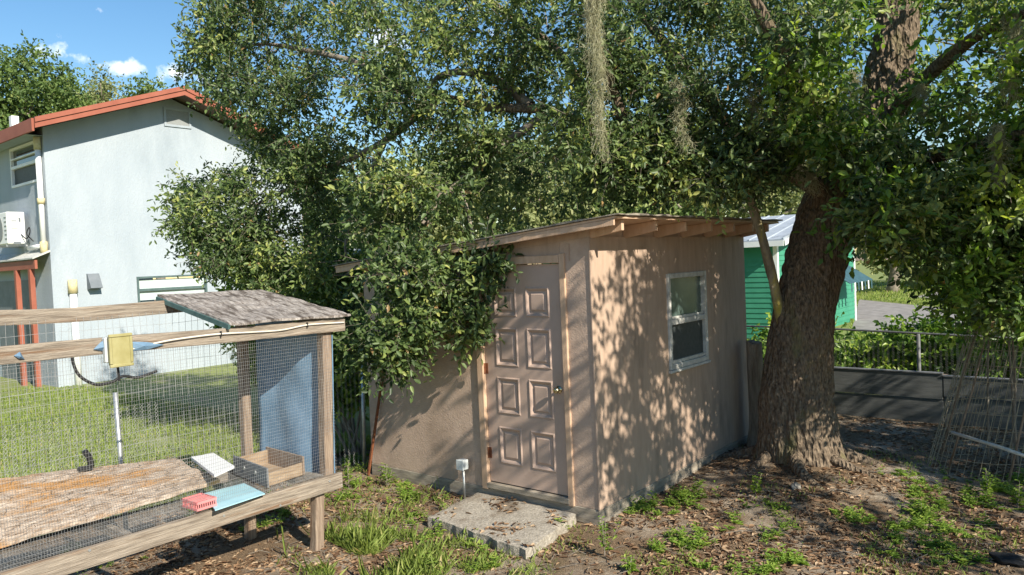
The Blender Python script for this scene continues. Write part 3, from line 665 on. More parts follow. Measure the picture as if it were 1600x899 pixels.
for i, (a, b) in enumerate(zip(xx, xx[1:])):
    t = .004*(i % 2)
    MB().box((a+.004, 5.36+t, -.03), (b-.004, 5.40+t, .325-.02*(i % 3))).build('board', 'fboard', lf, .004)
    MB().box((a+.004, 5.345-t, .335-.02*(i % 3)), (b-.004, 5.385-t, .615-.03*(i % 2))).build('board', 'fboard', lf, .004)
    MB().box((a-.035, 5.41, -.05), (a+.035, 5.48, .60)).build('post', 'woodv', lf, .004)
    MB().box((a+.002, 5.33, .618-.03*(i % 2)), (b-.002, 5.40, .632-.03*(i % 2))).build('cap', 'dkgrey', lf)
rc = thing('boundary_chain_link_fence', (1, 5.6, 0), 'dark chain-link fence with a top pipe rail above the grey boards', 'fence')
MB().tube([(-4.6, 5.62, 1.15), (0, 5.62, 1.13), (3, 5.62, 1.04), (8.4, 5.62, .98)], .014, 8).build('top_rail', 'dkgalv', rc, smooth=True)
for x in (-2.4, 1.3, 4.4): MB().tube([(x, 5.62, -.1), (x, 5.62, 1.10-.03*x*.4)], .024, 8).build('post', 'dkgalv', rc, smooth=True)
chainlink((-4.6, 5.64, 0), (1, 0, 0), 12, .05, 1.0, rc, seed=4, mat='dkwire')

# ================================================================== STUMP, CAGE, POLE
st = MB(); vs = []; fs = []; N_ = 28; K_ = 26
sc = np.array([.17, 3.02, 0])
for k in range(K_+1):
    z = -.05+1.27*k/K_
    for j in range(N_):
        t = 2*math.pi*j/N_; r_ = (.088+.075*math.exp(-max(z, 0)/.13))*(1+.10*math.sin(3*t+1)*math.exp(-z)+.14*noise.noise(Vector((math.cos(t)*2, math.sin(t)*2, z*1.2)))+.07*noise.noise(Vector((math.cos(t)*7, math.sin(t)*7, z*3))))
        top = .07*noise.noise(Vector((math.cos(t)*2, math.sin(t)*2, 5))) if k == K_ else 0
        vs.append((sc[0]+r_*math.cos(t)-.01*z, sc[1]+r_*math.sin(t), z+top))
for k in range(K_):
    for j in range(N_): fs.append((k*N_+j, k*N_+(j+1) % N_, (k+1)*N_+(j+1) % N_, (k+1)*N_+j))
fs.append(tuple(K_*N_+j for j in range(N_)))
o = st.add(vs, fs).build('tree_stump', 'stump', smooth=True); tag(o, 'tall dead tree stump between the shed corner and the oak', 'stump')
cg = thing('wire_cage', pl(1530, 735, 2, 0), 'tall leaning welded wire plant cage at the yard edge', 'cage')
b0 = pl(1535, 730, 2, 0); lean = np.array([.20, .16, 0.]); R_ = .48; S_ = []
def cgp(t, z): return b0+lean*z+np.array([math.cos(t)*R_*(1-.12*z), math.sin(t)*R_*(1-.12*z), z])
NW = 46
for i in range(NW):
    t = 2*math.pi*i/NW
    for k in range(8): S_.append((cgp(t+.02*noise.noise(Vector((i, k, 0))), 1.5*k/8), cgp(t+.02*noise.noise(Vector((i, k+1, 0))), 1.5*(k+1)/8)))
for j in range(11):
    for i in range(NW): S_.append((cgp(2*math.pi*i/NW, j*.15), cgp(2*math.pi*(i+1)/NW, j*.15)))
wires(S_, .0034, 'rustwire', 'wire_mesh', cg)
for t in (2.6, 4.2, 5.3):
    MB().tube([cgp(t, -.05), cgp(t+.05, .8), cgp(t, 1.55)], [.011, .010, .008], 8).build('stake', 'woodv', cg, smooth=True)
a = at(1487, 675, 7.2); b = at(1640, 730, 6.3)
a = pl(1487, 676, 1, 2.95); b = pl(1640, 726, 1, 2.55)
o = MB().tube([a, (a+b)/2+np.array([0, 0, .01]), b], .016, 10).build('pale_pole', 'dwhite', smooth=True); tag(o, 'pale straight pole leaning low against the wire cage', 'pole')

# ================================================================== BLUE HOUSE
GX, SY = -13.881, .747
hs = thing('blue_house', (GX, SY, 0), 'pale blue two-storey stucco house with terracotta roof trim', 'house')
ov = .62
_q = [pl(x_, y_, 0, GX+ov) for x_, y_ in ((54, 200), (288, 149), (390, 200.5))]   # lower edge of the rake fascia
_m = (_q[1][2]-_q[0][2])/(_q[1][1]-_q[0][1]); _n = (_q[1][2]-_q[2][2])/(_q[2][1]-_q[1][1])
PK = (_q[1][1], _q[1][2]+.02); EL = PK[1]-_m*(PK[0]-SY); ER = 6.95; RY0 = _q[0][1]
def rake(y): return PK[1]-(PK[1]-EL)/(PK[0]-SY)*(PK[0]-y) if y < PK[0] else PK[1]-_n*(y-PK[0])
mb = MB(); h1 = rake(ER)
LW = (2.47, 4.13, 1.655, 2.27); AV = (3.355, 3.905, 5.79, 6.13)
wall(mb, (GX, SY, -.2), (0, 1, 0), (0, 0, 1), (1, 0, 0), ER-SY, h1+.2, .2, [(LW[0]-SY, LW[1]-SY, LW[2]+.2, LW[3]+.2)])
mb.add([(GX, SY, h1), (GX, ER, h1), (GX, PK[0], PK[1]), (GX, SY, EL), (GX-.2, SY, h1), (GX-.2, ER, h1), (GX-.2, PK[0], PK[1]), (GX-.2, SY, EL)], [(0, 1, 2, 3), (7, 6, 5, 4), (0, 3, 7, 4), (3, 2, 6, 7), (2, 1, 5, 6)])
mb.build('wall', 'house', hs)
UW = (-15.83, -14.15, 4.36, 5.22)
mb = MB(); wall(mb, (GX-.201, SY+.001, -.2), (-1, 0, 0), (0, 0, 1), (0, -1, 0), 8.8, EL+.2, .2, [(GX-.2-UW[1], GX-.2-UW[0], UW[2]+.2, UW[3]+.2)])
mb.build('wall', 'house', hs)
MB().box((GX-9, SY+.2, -.2), (GX-8.8, ER, h1)).build('wall', 'house', hs)
# roof planes with overhang, fascia
XF = GX+ov
def rslab(y0, y1, x0, x1, a, b):
    return [(x0, y0, rake(y0)+a), (x1, y0, rake(y0)+a), (x1, y1, rake(y1)+a), (x0, y1, rake(y1)+a), (x0, y0, rake(y0)+b), (x1, y0, rake(y0)+b), (x1, y1, rake(y1)+b), (x0, y1, rake(y1)+b)]
mb = MB()
mb.hexa([(GX-9.3, RY0, rake(RY0)+.06), (XF, RY0, rake(RY0)+.06), (XF, PK[0], PK[1]+.06), (GX-9.3, PK[0], PK[1]+.06), (GX-9.3, RY0, rake(RY0)+.16), (XF, RY0, rake(RY0)+.16), (XF, PK[0], PK[1]+.16), (GX-9.3, PK[0], PK[1]+.16)])
mb.hexa([(GX-9.3, PK[0], PK[1]+.06), (XF, PK[0], PK[1]+.06), (XF, ER+.4, rake(ER+.4)+.06), (GX-9.3, ER+.4, rake(ER+.4)+.06), (GX-9.3, PK[0], PK[1]+.16), (XF, PK[0], PK[1]+.16), (XF, ER+.4, rake(ER+.4)+.16), (GX-9.3, ER+.4, rake(ER+.4)+.16)])
roof = mb.build('roof', 'rooftop', hs)
for (ya, yb, nm) in ((RY0, PK[0], 'l'), (PK[0]+.001, ER+.4, 'r')):
    for (a, b, o_) in ((-.02, .085, .03), (.09, .19, .055)):
        p = rslab(ya, yb, XF+.002, XF+o_, a, b)
        MB().hexa(p).build('fascia', 'orange', roof)
MB().box((GX-9.3, RY0-.05, rake(RY0)-.08), (XF-.002, RY0-.005, rake(RY0)+.17)).build('fascia', 'orange', roof)
MB().box((GX-9.2, RY0, rake(RY0)-.05), (GX+.0, SY-.002, rake(SY-.42)-.035)).build('soffit', 'house', roof)
for k, (xx_, zz_) in enumerate(((GX-2.6, 6.0),)):
    MB().box((xx_-.1, 1.0, 5.3), (xx_+.06, 1.15, 6.1)).build('chimney', 'white', roof)
# attic vent
vt = MB()
for a, b in (((AV[0]-.05, AV[2]-.05), (AV[0], AV[3]+.05)), ((AV[1], AV[2]-.05), (AV[1]+.05, AV[3]+.05)), ((AV[0]+.001, AV[3]), (AV[1]-.001, AV[3]+.05)), ((AV[0]+.001, AV[2]-.05), (AV[1]-.001, AV[2]))): vt.box((GX+.001, a[0], a[1]), (GX+.028, b[0], b[1]))
vo = vt.build('attic_vent', 'house', hs)
MB().box((GX+.001, AV[0], AV[2]), (GX+.012, AV[1], AV[3])).build('vent_mesh', 'meshgrey', vo)
# lower awning window
def winframe(name, y0, y1, z0, z1, bars, mat, pane):
    mb = MB(); f_ = .045
    for a, b in (((y0, z0), (y0+f_, z1)), ((y1-f_, z0), (y1, z1)), ((y0+f_+.001, z1-f_), (y1-f_-.001, z1)), ((y0+f_+.001, z0), (y1-f_-.001, z0+f_))): mb.box((GX-.12, a[0], a[1]), (GX+.022, b[0], b[1]))
    for zz in bars: mb.box((GX-.10, y0+f_+.001, zz-.03), (GX+.012, y1-f_-.001, zz+.03))
    o = mb.build(name, mat, hs)
    zs = [z0+f_]+list(bars)+[z1-f_]
    for a, b in zip(zs, zs[1:]): MB().box((GX-.06, y0+f_, a+.03), (GX-.05, y1-f_, b-.03)).build('pane', pane, o)
    return o
M['lightpane'] = pm('pale_curtained_glass', (.42, .50, .50), (.55, .62, .61), 2, .12, spec=.6)
M['gteal'] = pm('dark_teal_frame', (.06, .10, .10), (.10, .145, .14), 9, .6)
winframe('window', *LW, ((LW[2]+LW[3])/2,), 'gteal', 'lightpane')
# upper side window on the shaded wall
f_ = .05; mb = MB(); x0, x1, z0, z1 = UW; yy = SY+.001
for a, b in (((x0, z0), (x0+f_, z1)), ((x1-f_, z0), (x1, z1)), ((x0+f_, z1-f_), (x1-f_, z1)), ((x0+f_, z0), (x1-f_, z0+f_)), ((x0+f_, (z0+z1)/2-.03), (x1-f_, (z0+z1)/2+.03)), ((x0+f_, z1-.26), (x1-f_, z1-.235))): mb.box((a[0], yy-.02, a[1]), (b[0], yy+.10, b[1]))
uw = mb.build('window', 'white', hs)
M['mirrorpane'] = pm('reflecting_glass', (.05, .06, .055), (.07, .08, .075), 3, .04, spec=1.0)
MB().box((x0+f_, yy+.04, (z0+z1)/2), (x1-f_, yy+.05, z1-f_)).build('pane', 'mirrorpane', uw)
MB().box((x0+f_, yy+.04, z0+f_), (x1-f_, yy+.05, (z0+z1)/2)).build('pane', 'screen', uw)
# downpipe
dx = GX-.12
M['ypaint'] = pm('yellow_foam', (.52, .44, .22), (.64, .57, .36), 20, .8)
dp = MB().tube([(dx, SY-.07, 5.05), (dx, SY-.07, 2.95)], .055, 10).build('downpipe', 'white', hs, smooth=True)
for z0, z1 in ((4.98, 5.24), (3.86, 3.98), (2.85, 3.08)): MB().tube([(dx, SY-.07, z0), (dx, SY-.07, z1)], .072, 10).build('coupling', 'ypaint', dp, smooth=True)
MB().tube([(dx-.06, SY-.07, 3.0), (dx-.85, SY-.07, 2.98)], .05, 10).build('elbow_pipe', 'white', dp, smooth=True)
# pipe and box on the gable wall
py_ = 1.11
gp = MB().tube([(GX+.075, py_, -.1), (GX+.075, py_, 2.02)], .07, 12).build('drain_pipe', 'white', hs, smooth=True)
MB().tube([(GX+.075, py_, 1.98), (GX+.075, py_, 2.27)], [.095, .088], 12).build('pipe_cap', 'ypaint', gp, smooth=True)
M['ventgrey'] = pm('blue_grey_metal', (.13, .15, .165), (.18, .20, .22), 5, .6)
mb = MB(); mb.add([(GX+.001, 1.42, 2.38), (GX+.001, 1.66, 2.38), (GX+.001, 1.66, 2.03), (GX+.001, 1.42, 2.03), (GX+.05, 1.42, 2.38), (GX+.05, 1.66, 2.38), (GX+.21, 1.66, 2.07), (GX+.21, 1.42, 2.07)], [(0, 1, 5, 4), (4, 5, 6, 7), (7, 6, 2, 3), (0, 4, 7, 3), (1, 2, 6, 5)])
mb.build('vent_hood', 'ventgrey', hs)
# porch lean-to on the side wall
pr_ = MB().hexa([(GX-4, SY-.34, 2.72), (GX+.02, SY-.34, 2.72), (GX+.02, SY-.004, 2.86), (GX-4, SY-.004, 2.86), (GX-4, SY-.34, 2.75), (GX+.02, SY-.34, 2.75), (GX+.02, SY-.004, 2.90), (GX-4, SY-.004, 2.90)]).build('porch_roof', 'dwhite', hs)
MB().box((GX-4, SY-.30, 2.52), (GX+.0, SY-.25, 2.70)).build('beam', 'orange', pr_)
for x_ in (30, 52):
    q = pl(x_, 470, 1, SY-.27); MB().box((q[0]-.055, SY-.32, -.05), (q[0]+.055, SY-.23, 2.515)).build('post', 'orange', pr_)
MB().box((GX-3.4, SY-.012, .0), (GX-.9, SY-.002, 2.3)).build('porch_wall', 'ventgrey', hs)
# air conditioner
ax1 = GX-1.02; ax0 = ax1-.85; ay1 = SY-.10; ay0 = ay1-.34; az0, az1 = 3.08, 3.76
ac = thing('air_conditioner', ((ax0+ax1)/2, SY, az0), 'white split air conditioner unit bracketed to the house side wall', 'air conditioner')
MB().box((ax0, ay0, az0), (ax1, ay1, az1)).build('casing', 'white', ac, .015)
MB().tube([(ax0+.33, ay0-.012, az0+.34), (ax0+.33, ay0-.001, az0+.34)], .28, 28).build('fan_grille', 'meshgrey', ac)
mb = MB()
for k in range(6): mb.box((ax1-.16, ay0-.006, az0+.1+k*.09), (ax1-.03, ay0-.001, az0+.125+k*.09))
mb.build('louvre', 'meshgrey', ac)
for (u0, u1, v0, v1) in ((.08, .18, .48, .5), (.22, .26, .47, .56), (.06, .2, .33, .345), (.1, .24, .0, .05)): MB().box((ax1+.001, ay0+u0, az0+v0), (ax1+.008, ay0+u1, az0+v1)).build('handle', 'ventgrey', ac)
MB().tube(smoothpath([(ax1+.02, ay0+.25, az0+.2), (ax1+.15, ay0+.3, az0+.1), (ax1+.28, ay0+.33, az0+.22), (ax1+.2, ay0+.35, az0+.34), (ax1+.1, ay0+.33, az0+.2), (ax1+.25, ay0+.4, az0+.04)]), .012, 6).build('pipework', 'black', ac)
for x in (ax0+.15, ax1-.12):
    MB().box((x-.02, ay0, az0-.05), (x+.02, SY-.002, az0-.012)).build('bracket', 'galv', ac)

# ================================================================== GREEN HOUSE
gc = at(1213, 375, 18); GXc, GYc, GZe = gc[0], gc[1], gc[2]
gh = thing('green_house', (GXc, GYc, 0), 'green clapboard cottage with a silver metal roof beyond the back fence', 'house')
GP = .20; GL = 7.0; gr = at(1335, 365, 21); gyr = pl(1335, 400, 0, GXc)[1]; GD = gyr-GYc
nB = int((GZe+.1)/.125)
pk = GYc+GD/2; RZ = GZe+GP*GD/2
def grk(y): return RZ-GP*abs(y-pk)
MB().box((GXc-GL, GYc+.03, -.1), (GXc-.03, GYc+GD, GZe)).build('core_wall', 'greensid', gh)
mb = MB(); mb.add([(GXc-.03, GYc+.03, GZe), (GXc-.03, GYc+GD, GZe), (GXc-.03, pk, RZ), (GXc-GL, GYc+.03, GZe), (GXc-GL, GYc+GD, GZe), (GXc-GL, pk, RZ)], [(0, 1, 2), (5, 4, 3), (0, 2, 5, 3), (2, 1, 4, 5)]); mb.build('gable_core', 'greensid', gh)
for k in range(int(RZ/.125)):
    z0 = k*.125; z1 = z0+.135
    if z1 < GZe: MB().hexa([(GXc-GL, GYc+.005, z0), (GXc-.09, GYc+.005, z0), (GXc-.09, GYc+.03, z0), (GXc-GL, GYc+.03, z0), (GXc-GL, GYc+.022, z1), (GXc-.09, GYc+.022, z1), (GXc-.09, GYc+.03, z1), (GXc-GL, GYc+.03, z1)]).build('board', 'greensid', gh)
    ya, yb = GYc+.09, GYc+GD-.09
    if z1 > GZe: w_ = (RZ-z1)/GP; ya, yb = max(ya, pk-w_), min(yb, pk+w_)
    if yb-ya > .2: MB().hexa([(GXc-.03, ya, z0), (GXc-.005, ya, z0), (GXc-.005, yb, z0), (GXc-.03, yb, z0), (GXc-.03, ya, z1), (GXc-.022, ya, z1), (GXc-.022, yb, z1), (GXc-.03, yb, z1)]).build('board', 'greensid', gh)
MB().box((GXc-.088, GYc-.012, 0), (GXc+.012, GYc+.088, GZe)).build('corner_trim', 'white', gh)
MB().box((GXc-.06, GYc+GD-.088, 0), (GXc+.012, GYc+GD+.02, GZe)).build('corner_trim', 'white', gh)
ro = MB()
for s_ in (-1, 1):
    ye = pk+s_*(GD/2+.35); ze = RZ-GP*(GD/2+.35)
    p = [(GXc-GL-.3, ye, ze), (GXc+.3, ye, ze), (GXc+.3, pk, RZ), (GXc-GL-.3, pk, RZ)]
    ro.add([(a, b, c_+.04) for a, b, c_ in p]+[(a, b, c_+.08) for a, b, c_ in p], [(0, 1, 2, 3), (4, 5, 6, 7), (0, 1, 5, 4), (1, 2, 6, 5), (2, 3, 7, 6), (3, 0, 4, 7)])
ro = ro.build('metal_roof', 'metalroof', gh)
for i in range(19):
    x = GXc+.28-i*.41; ye = pk-(GD/2+.35); ze = RZ-GP*(GD/2+.35)
    MB().beam((x, ye, ze+.092), (x, pk, RZ+.092), .03, .025).build('seam', 'metalroof', ro)
for s_ in (-1, 1):
    ye = pk+s_*(GD/2+.33); MB().beam((GXc+.315, ye, RZ-GP*(GD/2+.33)-.02), (GXc+.315, pk, RZ-.02), .02, .12).build('rake_trim', 'white', ro)
ye = pk-(GD/2+.36); MB().box((GXc-GL-.3, ye-.02, RZ-GP*(GD/2+.36)-.08), (GXc+.3, ye, RZ-GP*(GD/2+.36)+.05)).build('eave_trim', 'white', ro)
# window awning on the gable side
aw_y0, aw_y1 = pl(1300, 450, 0, GXc+.3)[1], pl(1338, 450, 0, GXc+.3)[1]
za = pl(1320, 412, 0, GXc+.1)[2]
aw = MB().hexa([(GXc+.02, aw_y0, za-.02), (GXc+.75, aw_y0, za-.5), (GXc+.75, aw_y1, za-.5), (GXc+.02, aw_y1, za-.02), (GXc+.02, aw_y0, za), (GXc+.75, aw_y0, za-.48), (GXc+.75, aw_y1, za-.48), (GXc+.02, aw_y1, za)]).build('awning', 'awn', gh)
for i in range(7):
    y = aw_y0+(aw_y1-aw_y0)*(i+.5)/7; MB().hexa([(GXc+.76, y-.05, za-.72), (GXc+.765, y-.05, za-.72), (GXc+.765, y+.05, za-.72), (GXc+.76, y+.05, za-.72), (GXc+.752, y-.05, za-.49), (GXc+.757, y-.05, za-.49), (GXc+.757, y+.05, za-.49), (GXc+.752, y+.05, za-.49)]).build('stripe', 'white' if i % 2 else 'awn', aw)

# small far outbuilding seen between the house and the shed
fo = at(545, 420, 30); fb_ = thing('far_outbuilding', (fo[0], fo[1], 0), 'small pale outbuilding with red posts far behind the shrubs', 'building')
MB().box((fo[0]-2.5, fo[1], 0), (fo[0]+2.2, fo[1]+3, 2.5)).build('wall', 'dwhite', fb_)
MB().hexa([(fo[0]-2.7, fo[1]-.6, 2.5), (fo[0]+2.5, fo[1]-.6, 2.5), (fo[0]+2.5, fo[1]+3.2, 3.2), (fo[0]-2.7, fo[1]+3.2, 3.2), (fo[0]-2.7, fo[1]-.6, 2.58), (fo[0]+2.5, fo[1]-.6, 2.58), (fo[0]+2.5, fo[1]+3.2, 3.28), (fo[0]-2.7, fo[1]+3.2, 3.28)]).build('roof', 'metalroof', fb_)
for k in range(4): MB().box((fo[0]-2.4+k*1.4, fo[1]-.5, 0), (fo[0]-2.25+k*1.4, fo[1]-.4, 2.49)).build('post', 'orange', fb_)


# ================================================================== OAK
def trunk_mesh(pts, rad, n, ridge, flare=None, sub=8):
    P = smoothpath(pts, sub); R_ = np.interp(np.linspace(0, len(rad)-1, len(P)), range(len(rad)), rad); vs = []; fs = []; prev = None
    for i, p in enumerate(P):
        d = Vector(P[min(i+1, len(P)-1)]-P[max(i-1, 0)]).normalized()
        a = Vector((1, 0, 0)) if prev is None else prev
        a = (a-d*a.dot(d)).normalized(); prev = a; b = d.cross(a)
        for j in range(n):
            t = 2*math.pi*j/n; c_, s_ = math.cos(t), math.sin(t); r_ = R_[i]
            q = Vector((c_*1.3, s_*1.3, p[2]*.9)); k = 1+.13*noise.noise(q)+.05*noise.noise(q*3.1)
            if ridge > .9:
                w3 = Vector((p[0]+c_*r_, p[1]+s_*r_, p[2]*.33)); w3 += Vector((noise.noise(w3*6), noise.noise(w3*6+Vector((9, 0, 0))), 0))*.035
                vd = noise.voronoi(w3*12)[0]; k += (min(vd[1]-vd[0], .5)-.2)*.085/max(r_, .12)*(.7+.6*noise.noise(w3*3))
            else: k += ridge*(abs(noise.noise(Vector((c_*r_*16, s_*r_*16, p[2]*3.2))))-.25)*.12/max(r_, .05)*.35
            if flare:
                z = max(p[2], -.05); f_ = math.exp(-z/.30); k += f_*(.22*max(0, math.cos(5*t+.6))**2+.12*max(0, math.cos(3*t+2.0))**2+.12*noise.noise(Vector((c_*3, s_*3, 2))))
            vs.append(Vector(p)+(a*c_+b*s_)*r_*k)
    for i in range(len(P)-1):
        for j in range(n): fs.append((i*n+j, i*n+(j+1) % n, (i+1)*n+(j+1) % n, (i+1)*n+j))
    return MB().add(vs, fs)
TD = 7.78
tk = [(1258, 790), (1257, 735), (1254, 690), (1248, 620), (1253, 500), (1267, 430), (1283, 370), (1300, 325), (1340, 258), (1372, 200), (1392, 100), (1408, 0), (1440, -170), (1480, -380)]
tw = [130, 126, 120, 106, 90, 88, 86, 88, 84, 74, 64, 58, 48, 34]
tp = [at(x_, y_, TD) for x_, y_ in tk]; tr_ = [w_/2/F*TD for w_ in tw]
oak = thing('oak_tree', tp[1]*np.array([1, 1, 0]), 'massive leaning live oak spreading over the pink shed', 'tree')
trunk_mesh(tp, tr_, 190, 1.0, True, 26).build('trunk', 'bark', oak, smooth=True)
for a_, l_, r_ in ((3.5, .95, .10), (4.3, .8, .085), (5.0, 1.0, .10), (5.75, .85, .08), (.2, .9, .09), (1.2, .7, .08), (2.7, .7, .08)):
    c0 = tp[1]; P = []
    for k in range(6):
        t = k/5; rr_ = .20+t*l_; aa = a_+.25*math.sin(t*3+a_); x_, y_ = c0[0]+math.cos(aa)*rr_, c0[1]+math.sin(aa)*rr_
        P.append((x_, y_, gz(x_, y_)+.13*(1-t)**2-.045*t-.01))
    trunk_mesh(P, list(np.linspace(r_*.85, .02, 6)), 18, .6, None, 5).build('root', 'bark', oak, smooth=True)
SK = []   # skeleton points for hanging foliage on
def limb(pp, r0, r1, mat='bark', n=16, name='limb', sk=True, sub=6):
    P = [at(*q) for q in pp]; rr = list(np.linspace(r0, r1, len(P)))
    trunk_mesh(P, rr, n, .6, None, sub).build(name, mat, oak, smooth=True)
    if sk: SK.extend(smoothpath(P, 4))
SK.extend(smoothpath(tp[7:], 4))
limb([(1318, 330, 7.75), (1275, 290, 7.6), (1230, 268, 7.5), (1180, 252, 7.4), (1110, 262, 7.3), (1050, 262, 7.3), (990, 235, 7.3), (930, 205, 7.4), (850, 172, 7.6), (760, 168, 7.8), (680, 150, 8.1), (610, 140, 8.6)], .115, .03)
limb([(1246, 590, 7.8), (1224, 520, 7.74), (1208, 440, 7.62), (1190, 370, 7.45), (1172, 312, 7.4), (1158, 280, 7.35), (1128, 225, 7.3), (1116, 185, 7.3), (1100, 130, 7.2)], .054, .024, 'bark2')
limb([(1160, 284, 7.35), (1172, 250, 7.35), (1168, 205, 7.3), (1180, 150, 7.2)], .035, .02, 'bark2')
limb([(1350, 240, 7.7), (1290, 190, 7.3), (1265, 160, 7.0), (1240, 110, 6.8), (1200, 40, 6.6), (1150, -60, 6.6)], .11, .04)
limb([(1225, 225, 7.2), (1262, 195, 7.1), (1285, 165, 7.1)], .03, .03, 'bark2')
limb([(1375, 205, 7.75), (1440, 130, 7.2), (1520, 60, 6.6), (1600, 20, 6.0), (1720, -40, 5.6)], .075, .035)
limb([(1330, 300, 7.75), (1400, 260, 7.4), (1480, 240, 6.8), (1580, 215, 6.3), (1700, 180, 6.0)], .09, .03)
limb([(1335, 365, 7.75), (1360, 384, 7.6), (1420, 390, 7.2), (1500, 380, 6.8), (1570, 400, 6.5)], .045, .02)
limb([(860, 175, 7.6), (800, 215, 7.8), (745, 260, 7.8), (700, 300, 7.7), (660, 350, 7.6)], .05, .015, 'branch')
limb([(830, 165, 7.7), (760, 118, 8.0), (690, 118, 8.3), (660, 160, 8.5), (640, 190, 8.6)], .05, .02, 'branch')
limb([(690, 150, 8.1), (600, 220, 8.5), (520, 260, 9.0), (440, 300, 9.2), (380, 330, 9.3)], .045, .012, 'branch')
limb([(640, 145, 8.4), (560, 100, 8.8), (480, 80, 9.2), (400, 70, 9.5), (330, 100, 9.6)], .045, .010, 'branch')
limb([(600, 225, 8.5), (560, 310, 8.8), (540, 380, 8.9), (545, 430, 8.9)], .03, .012, 'branch')
limb([(690, 300, 7.7), (640, 400, 7.6), (600, 470, 7.5), (590, 530, 7.45)], .022, .006, 'branch')
limb([(720, 290, 7.75), (740, 370, 7.3), (752, 430, 7.1), (745, 500, 7.1)], .02, .006, 'branch')
limb([(990, 235, 7.3), (960, 150, 7.0), (930, 60, 6.8), (900, -80, 6.8)], .06, .03)
limb([(1180, 252, 7.4), (1090, 130, 7.8), (1000, 20, 8.2), (900, -120, 8.6)], .07, .03)
limb([(930, 205, 7.4), (880, 90, 8.0), (760, 0, 8.6), (640, -90, 9.2)], .06, .03)
SKA = np.array(SK)
# --- foliage clusters: outline of the crown in the photograph gives directions, depth is chosen per cluster
def inpoly(x_, y_, poly):
    c_ = False; j = len(poly)-1
    for i in range(len(poly)):
        (xi, yi), (xj, yj) = poly[i], poly[j]
        if (yi > y_) != (yj > y_) and x_ < (xj-xi)*(y_-yi)/(yj-yi)+xi: c_ = not c_
        j = i
    return c_
POLY = [(318, -60), (345, 40), (325, 80), (345, 130), (395, 165), (418, 200), (415, 235), (365, 268), (310, 300), (300, 335), (330, 360), (320, 400), (380, 395), (400, 440), (455, 470), (540, 500), (585, 528),
        (622, 532), (655, 485), (700, 462), (738, 465), (770, 400), (800, 352), (830, 330), (900, 300), (955, 305), (1010, 290), (1060, 300), (1120, 300), (1160, 290), (1190, 232), (1250, 215), (1330, 235), (1390, 215), (1400, 280),
        (1370, 320), (1355, 345), (1400, 368), (1450, 392), (1500, 440), (1560, 472), (1640, 490), (1700, 420), (1700, -60)]
SKYGAP = [(630, 20, 30), (745, 45, 26), (690, 80, 22), (775, 80, 20), (735, 195, 26), (770, 195, 18), (1245, 50, 20), (1320, 95, 26), (1385, 6, 16), (1455, 60, 20), (1500, 105, 22), (1525, 150, 22), (1545, 25, 16), (500, 110, 20), (560, 400, 34), (590, 385, 26), (420, 130, 14), (550, 165, 16), (1480, 60, 16), (1590, 50, 16)]
def dep(x_, y_, lay=None):
    if x_ < 560: a, b = 8.6, 10.2
    elif x_ < 830 and y_ > 250: a, b = 7.05, 8.3
    elif x_ < 830: a, b = 7.2, 9.8
    elif x_ < 1200: a, b = 6.6, 9.4
    elif y_ > 180: a, b = 6.1, 7.4
    else: a, b = 5.9, 8.6
    if 560 < x_ < 800 and y_ > 395: a, b = 6.85, 7.5
    r_ = random.random()
    if lay == 0: r_ *= .42
    if lay == 1: r_ = .55+.45*r_
    return a+(b-a)*r_
cl = []; st = 33
for gy in np.arange(-60, 600, st):
    for gx in np.arange(250, 1700, st):
        for lay in (0, 0, 1):
            x_ = gx+random.uniform(-.6, .6)*st; y_ = gy+random.uniform(-.6, .6)*st
            if not inpoly(x_, y_, POLY): continue
            if any(math.hypot(x_-a, y_-b) < r_*.85 for a, b, r_ in SKYGAP) and random.random() < .86: continue
            if x_ > 1180 and 170 < y_ < 330 and x_ < 1330 and random.random() < .5: continue
            if y_ < 215 and random.random() < .18: continue
            if 820 < x_ < 1190 and y_ > 245 and random.random() < .68: continue
            if x_ > 1340 and y_ > 385 and random.random() < .35: continue
            if 560 < x_ < 800 and y_ > 380 and random.random() < .35: continue
            d_ = dep(x_, y_, lay)
            if lay == 0 and noise.noise(Vector((x_*.017, y_*.017, 3.3)))+.4*noise.noise(Vector((x_*.045, y_*.045, 8))) < .05: continue
            if lay == 1 and y_ < 230 and random.random() < .42: continue
            # keep the upper trunk and the big limb readable
            if 1325 < x_ < 1460 and y_ < 235 and d_ < 8.0 and random.random() < .74: continue
            if 1115 < x_ < 1200 and 195 < y_ < 340 and d_ < 7.45: continue
            if noise.noise(Vector((x_*.011, y_*.011, d_*.5)))+.5*noise.noise(Vector((x_*.03, y_*.03, d_*2))) < -.34: continue
            p = at(x_, y_, d_)
            if -3.1 < p[0] < .45 and -.05 < p[1] < 3.4 and p[2] < 2.95: continue
            if p[0] < -12.8: continue
            big = x_ > 1240
            cl.append((*p, random.uniform(.17, .30), 1 if big else 0))
for k in range(46):
    t = random.random(); x_ = 950+t*240; cl.append((*at(x_+random.gauss(0, 12), 245+random.gauss(0, 18), random.uniform(6.8, 7.15)), random.uniform(.12, .22), 0))
vis = np.array(cl)
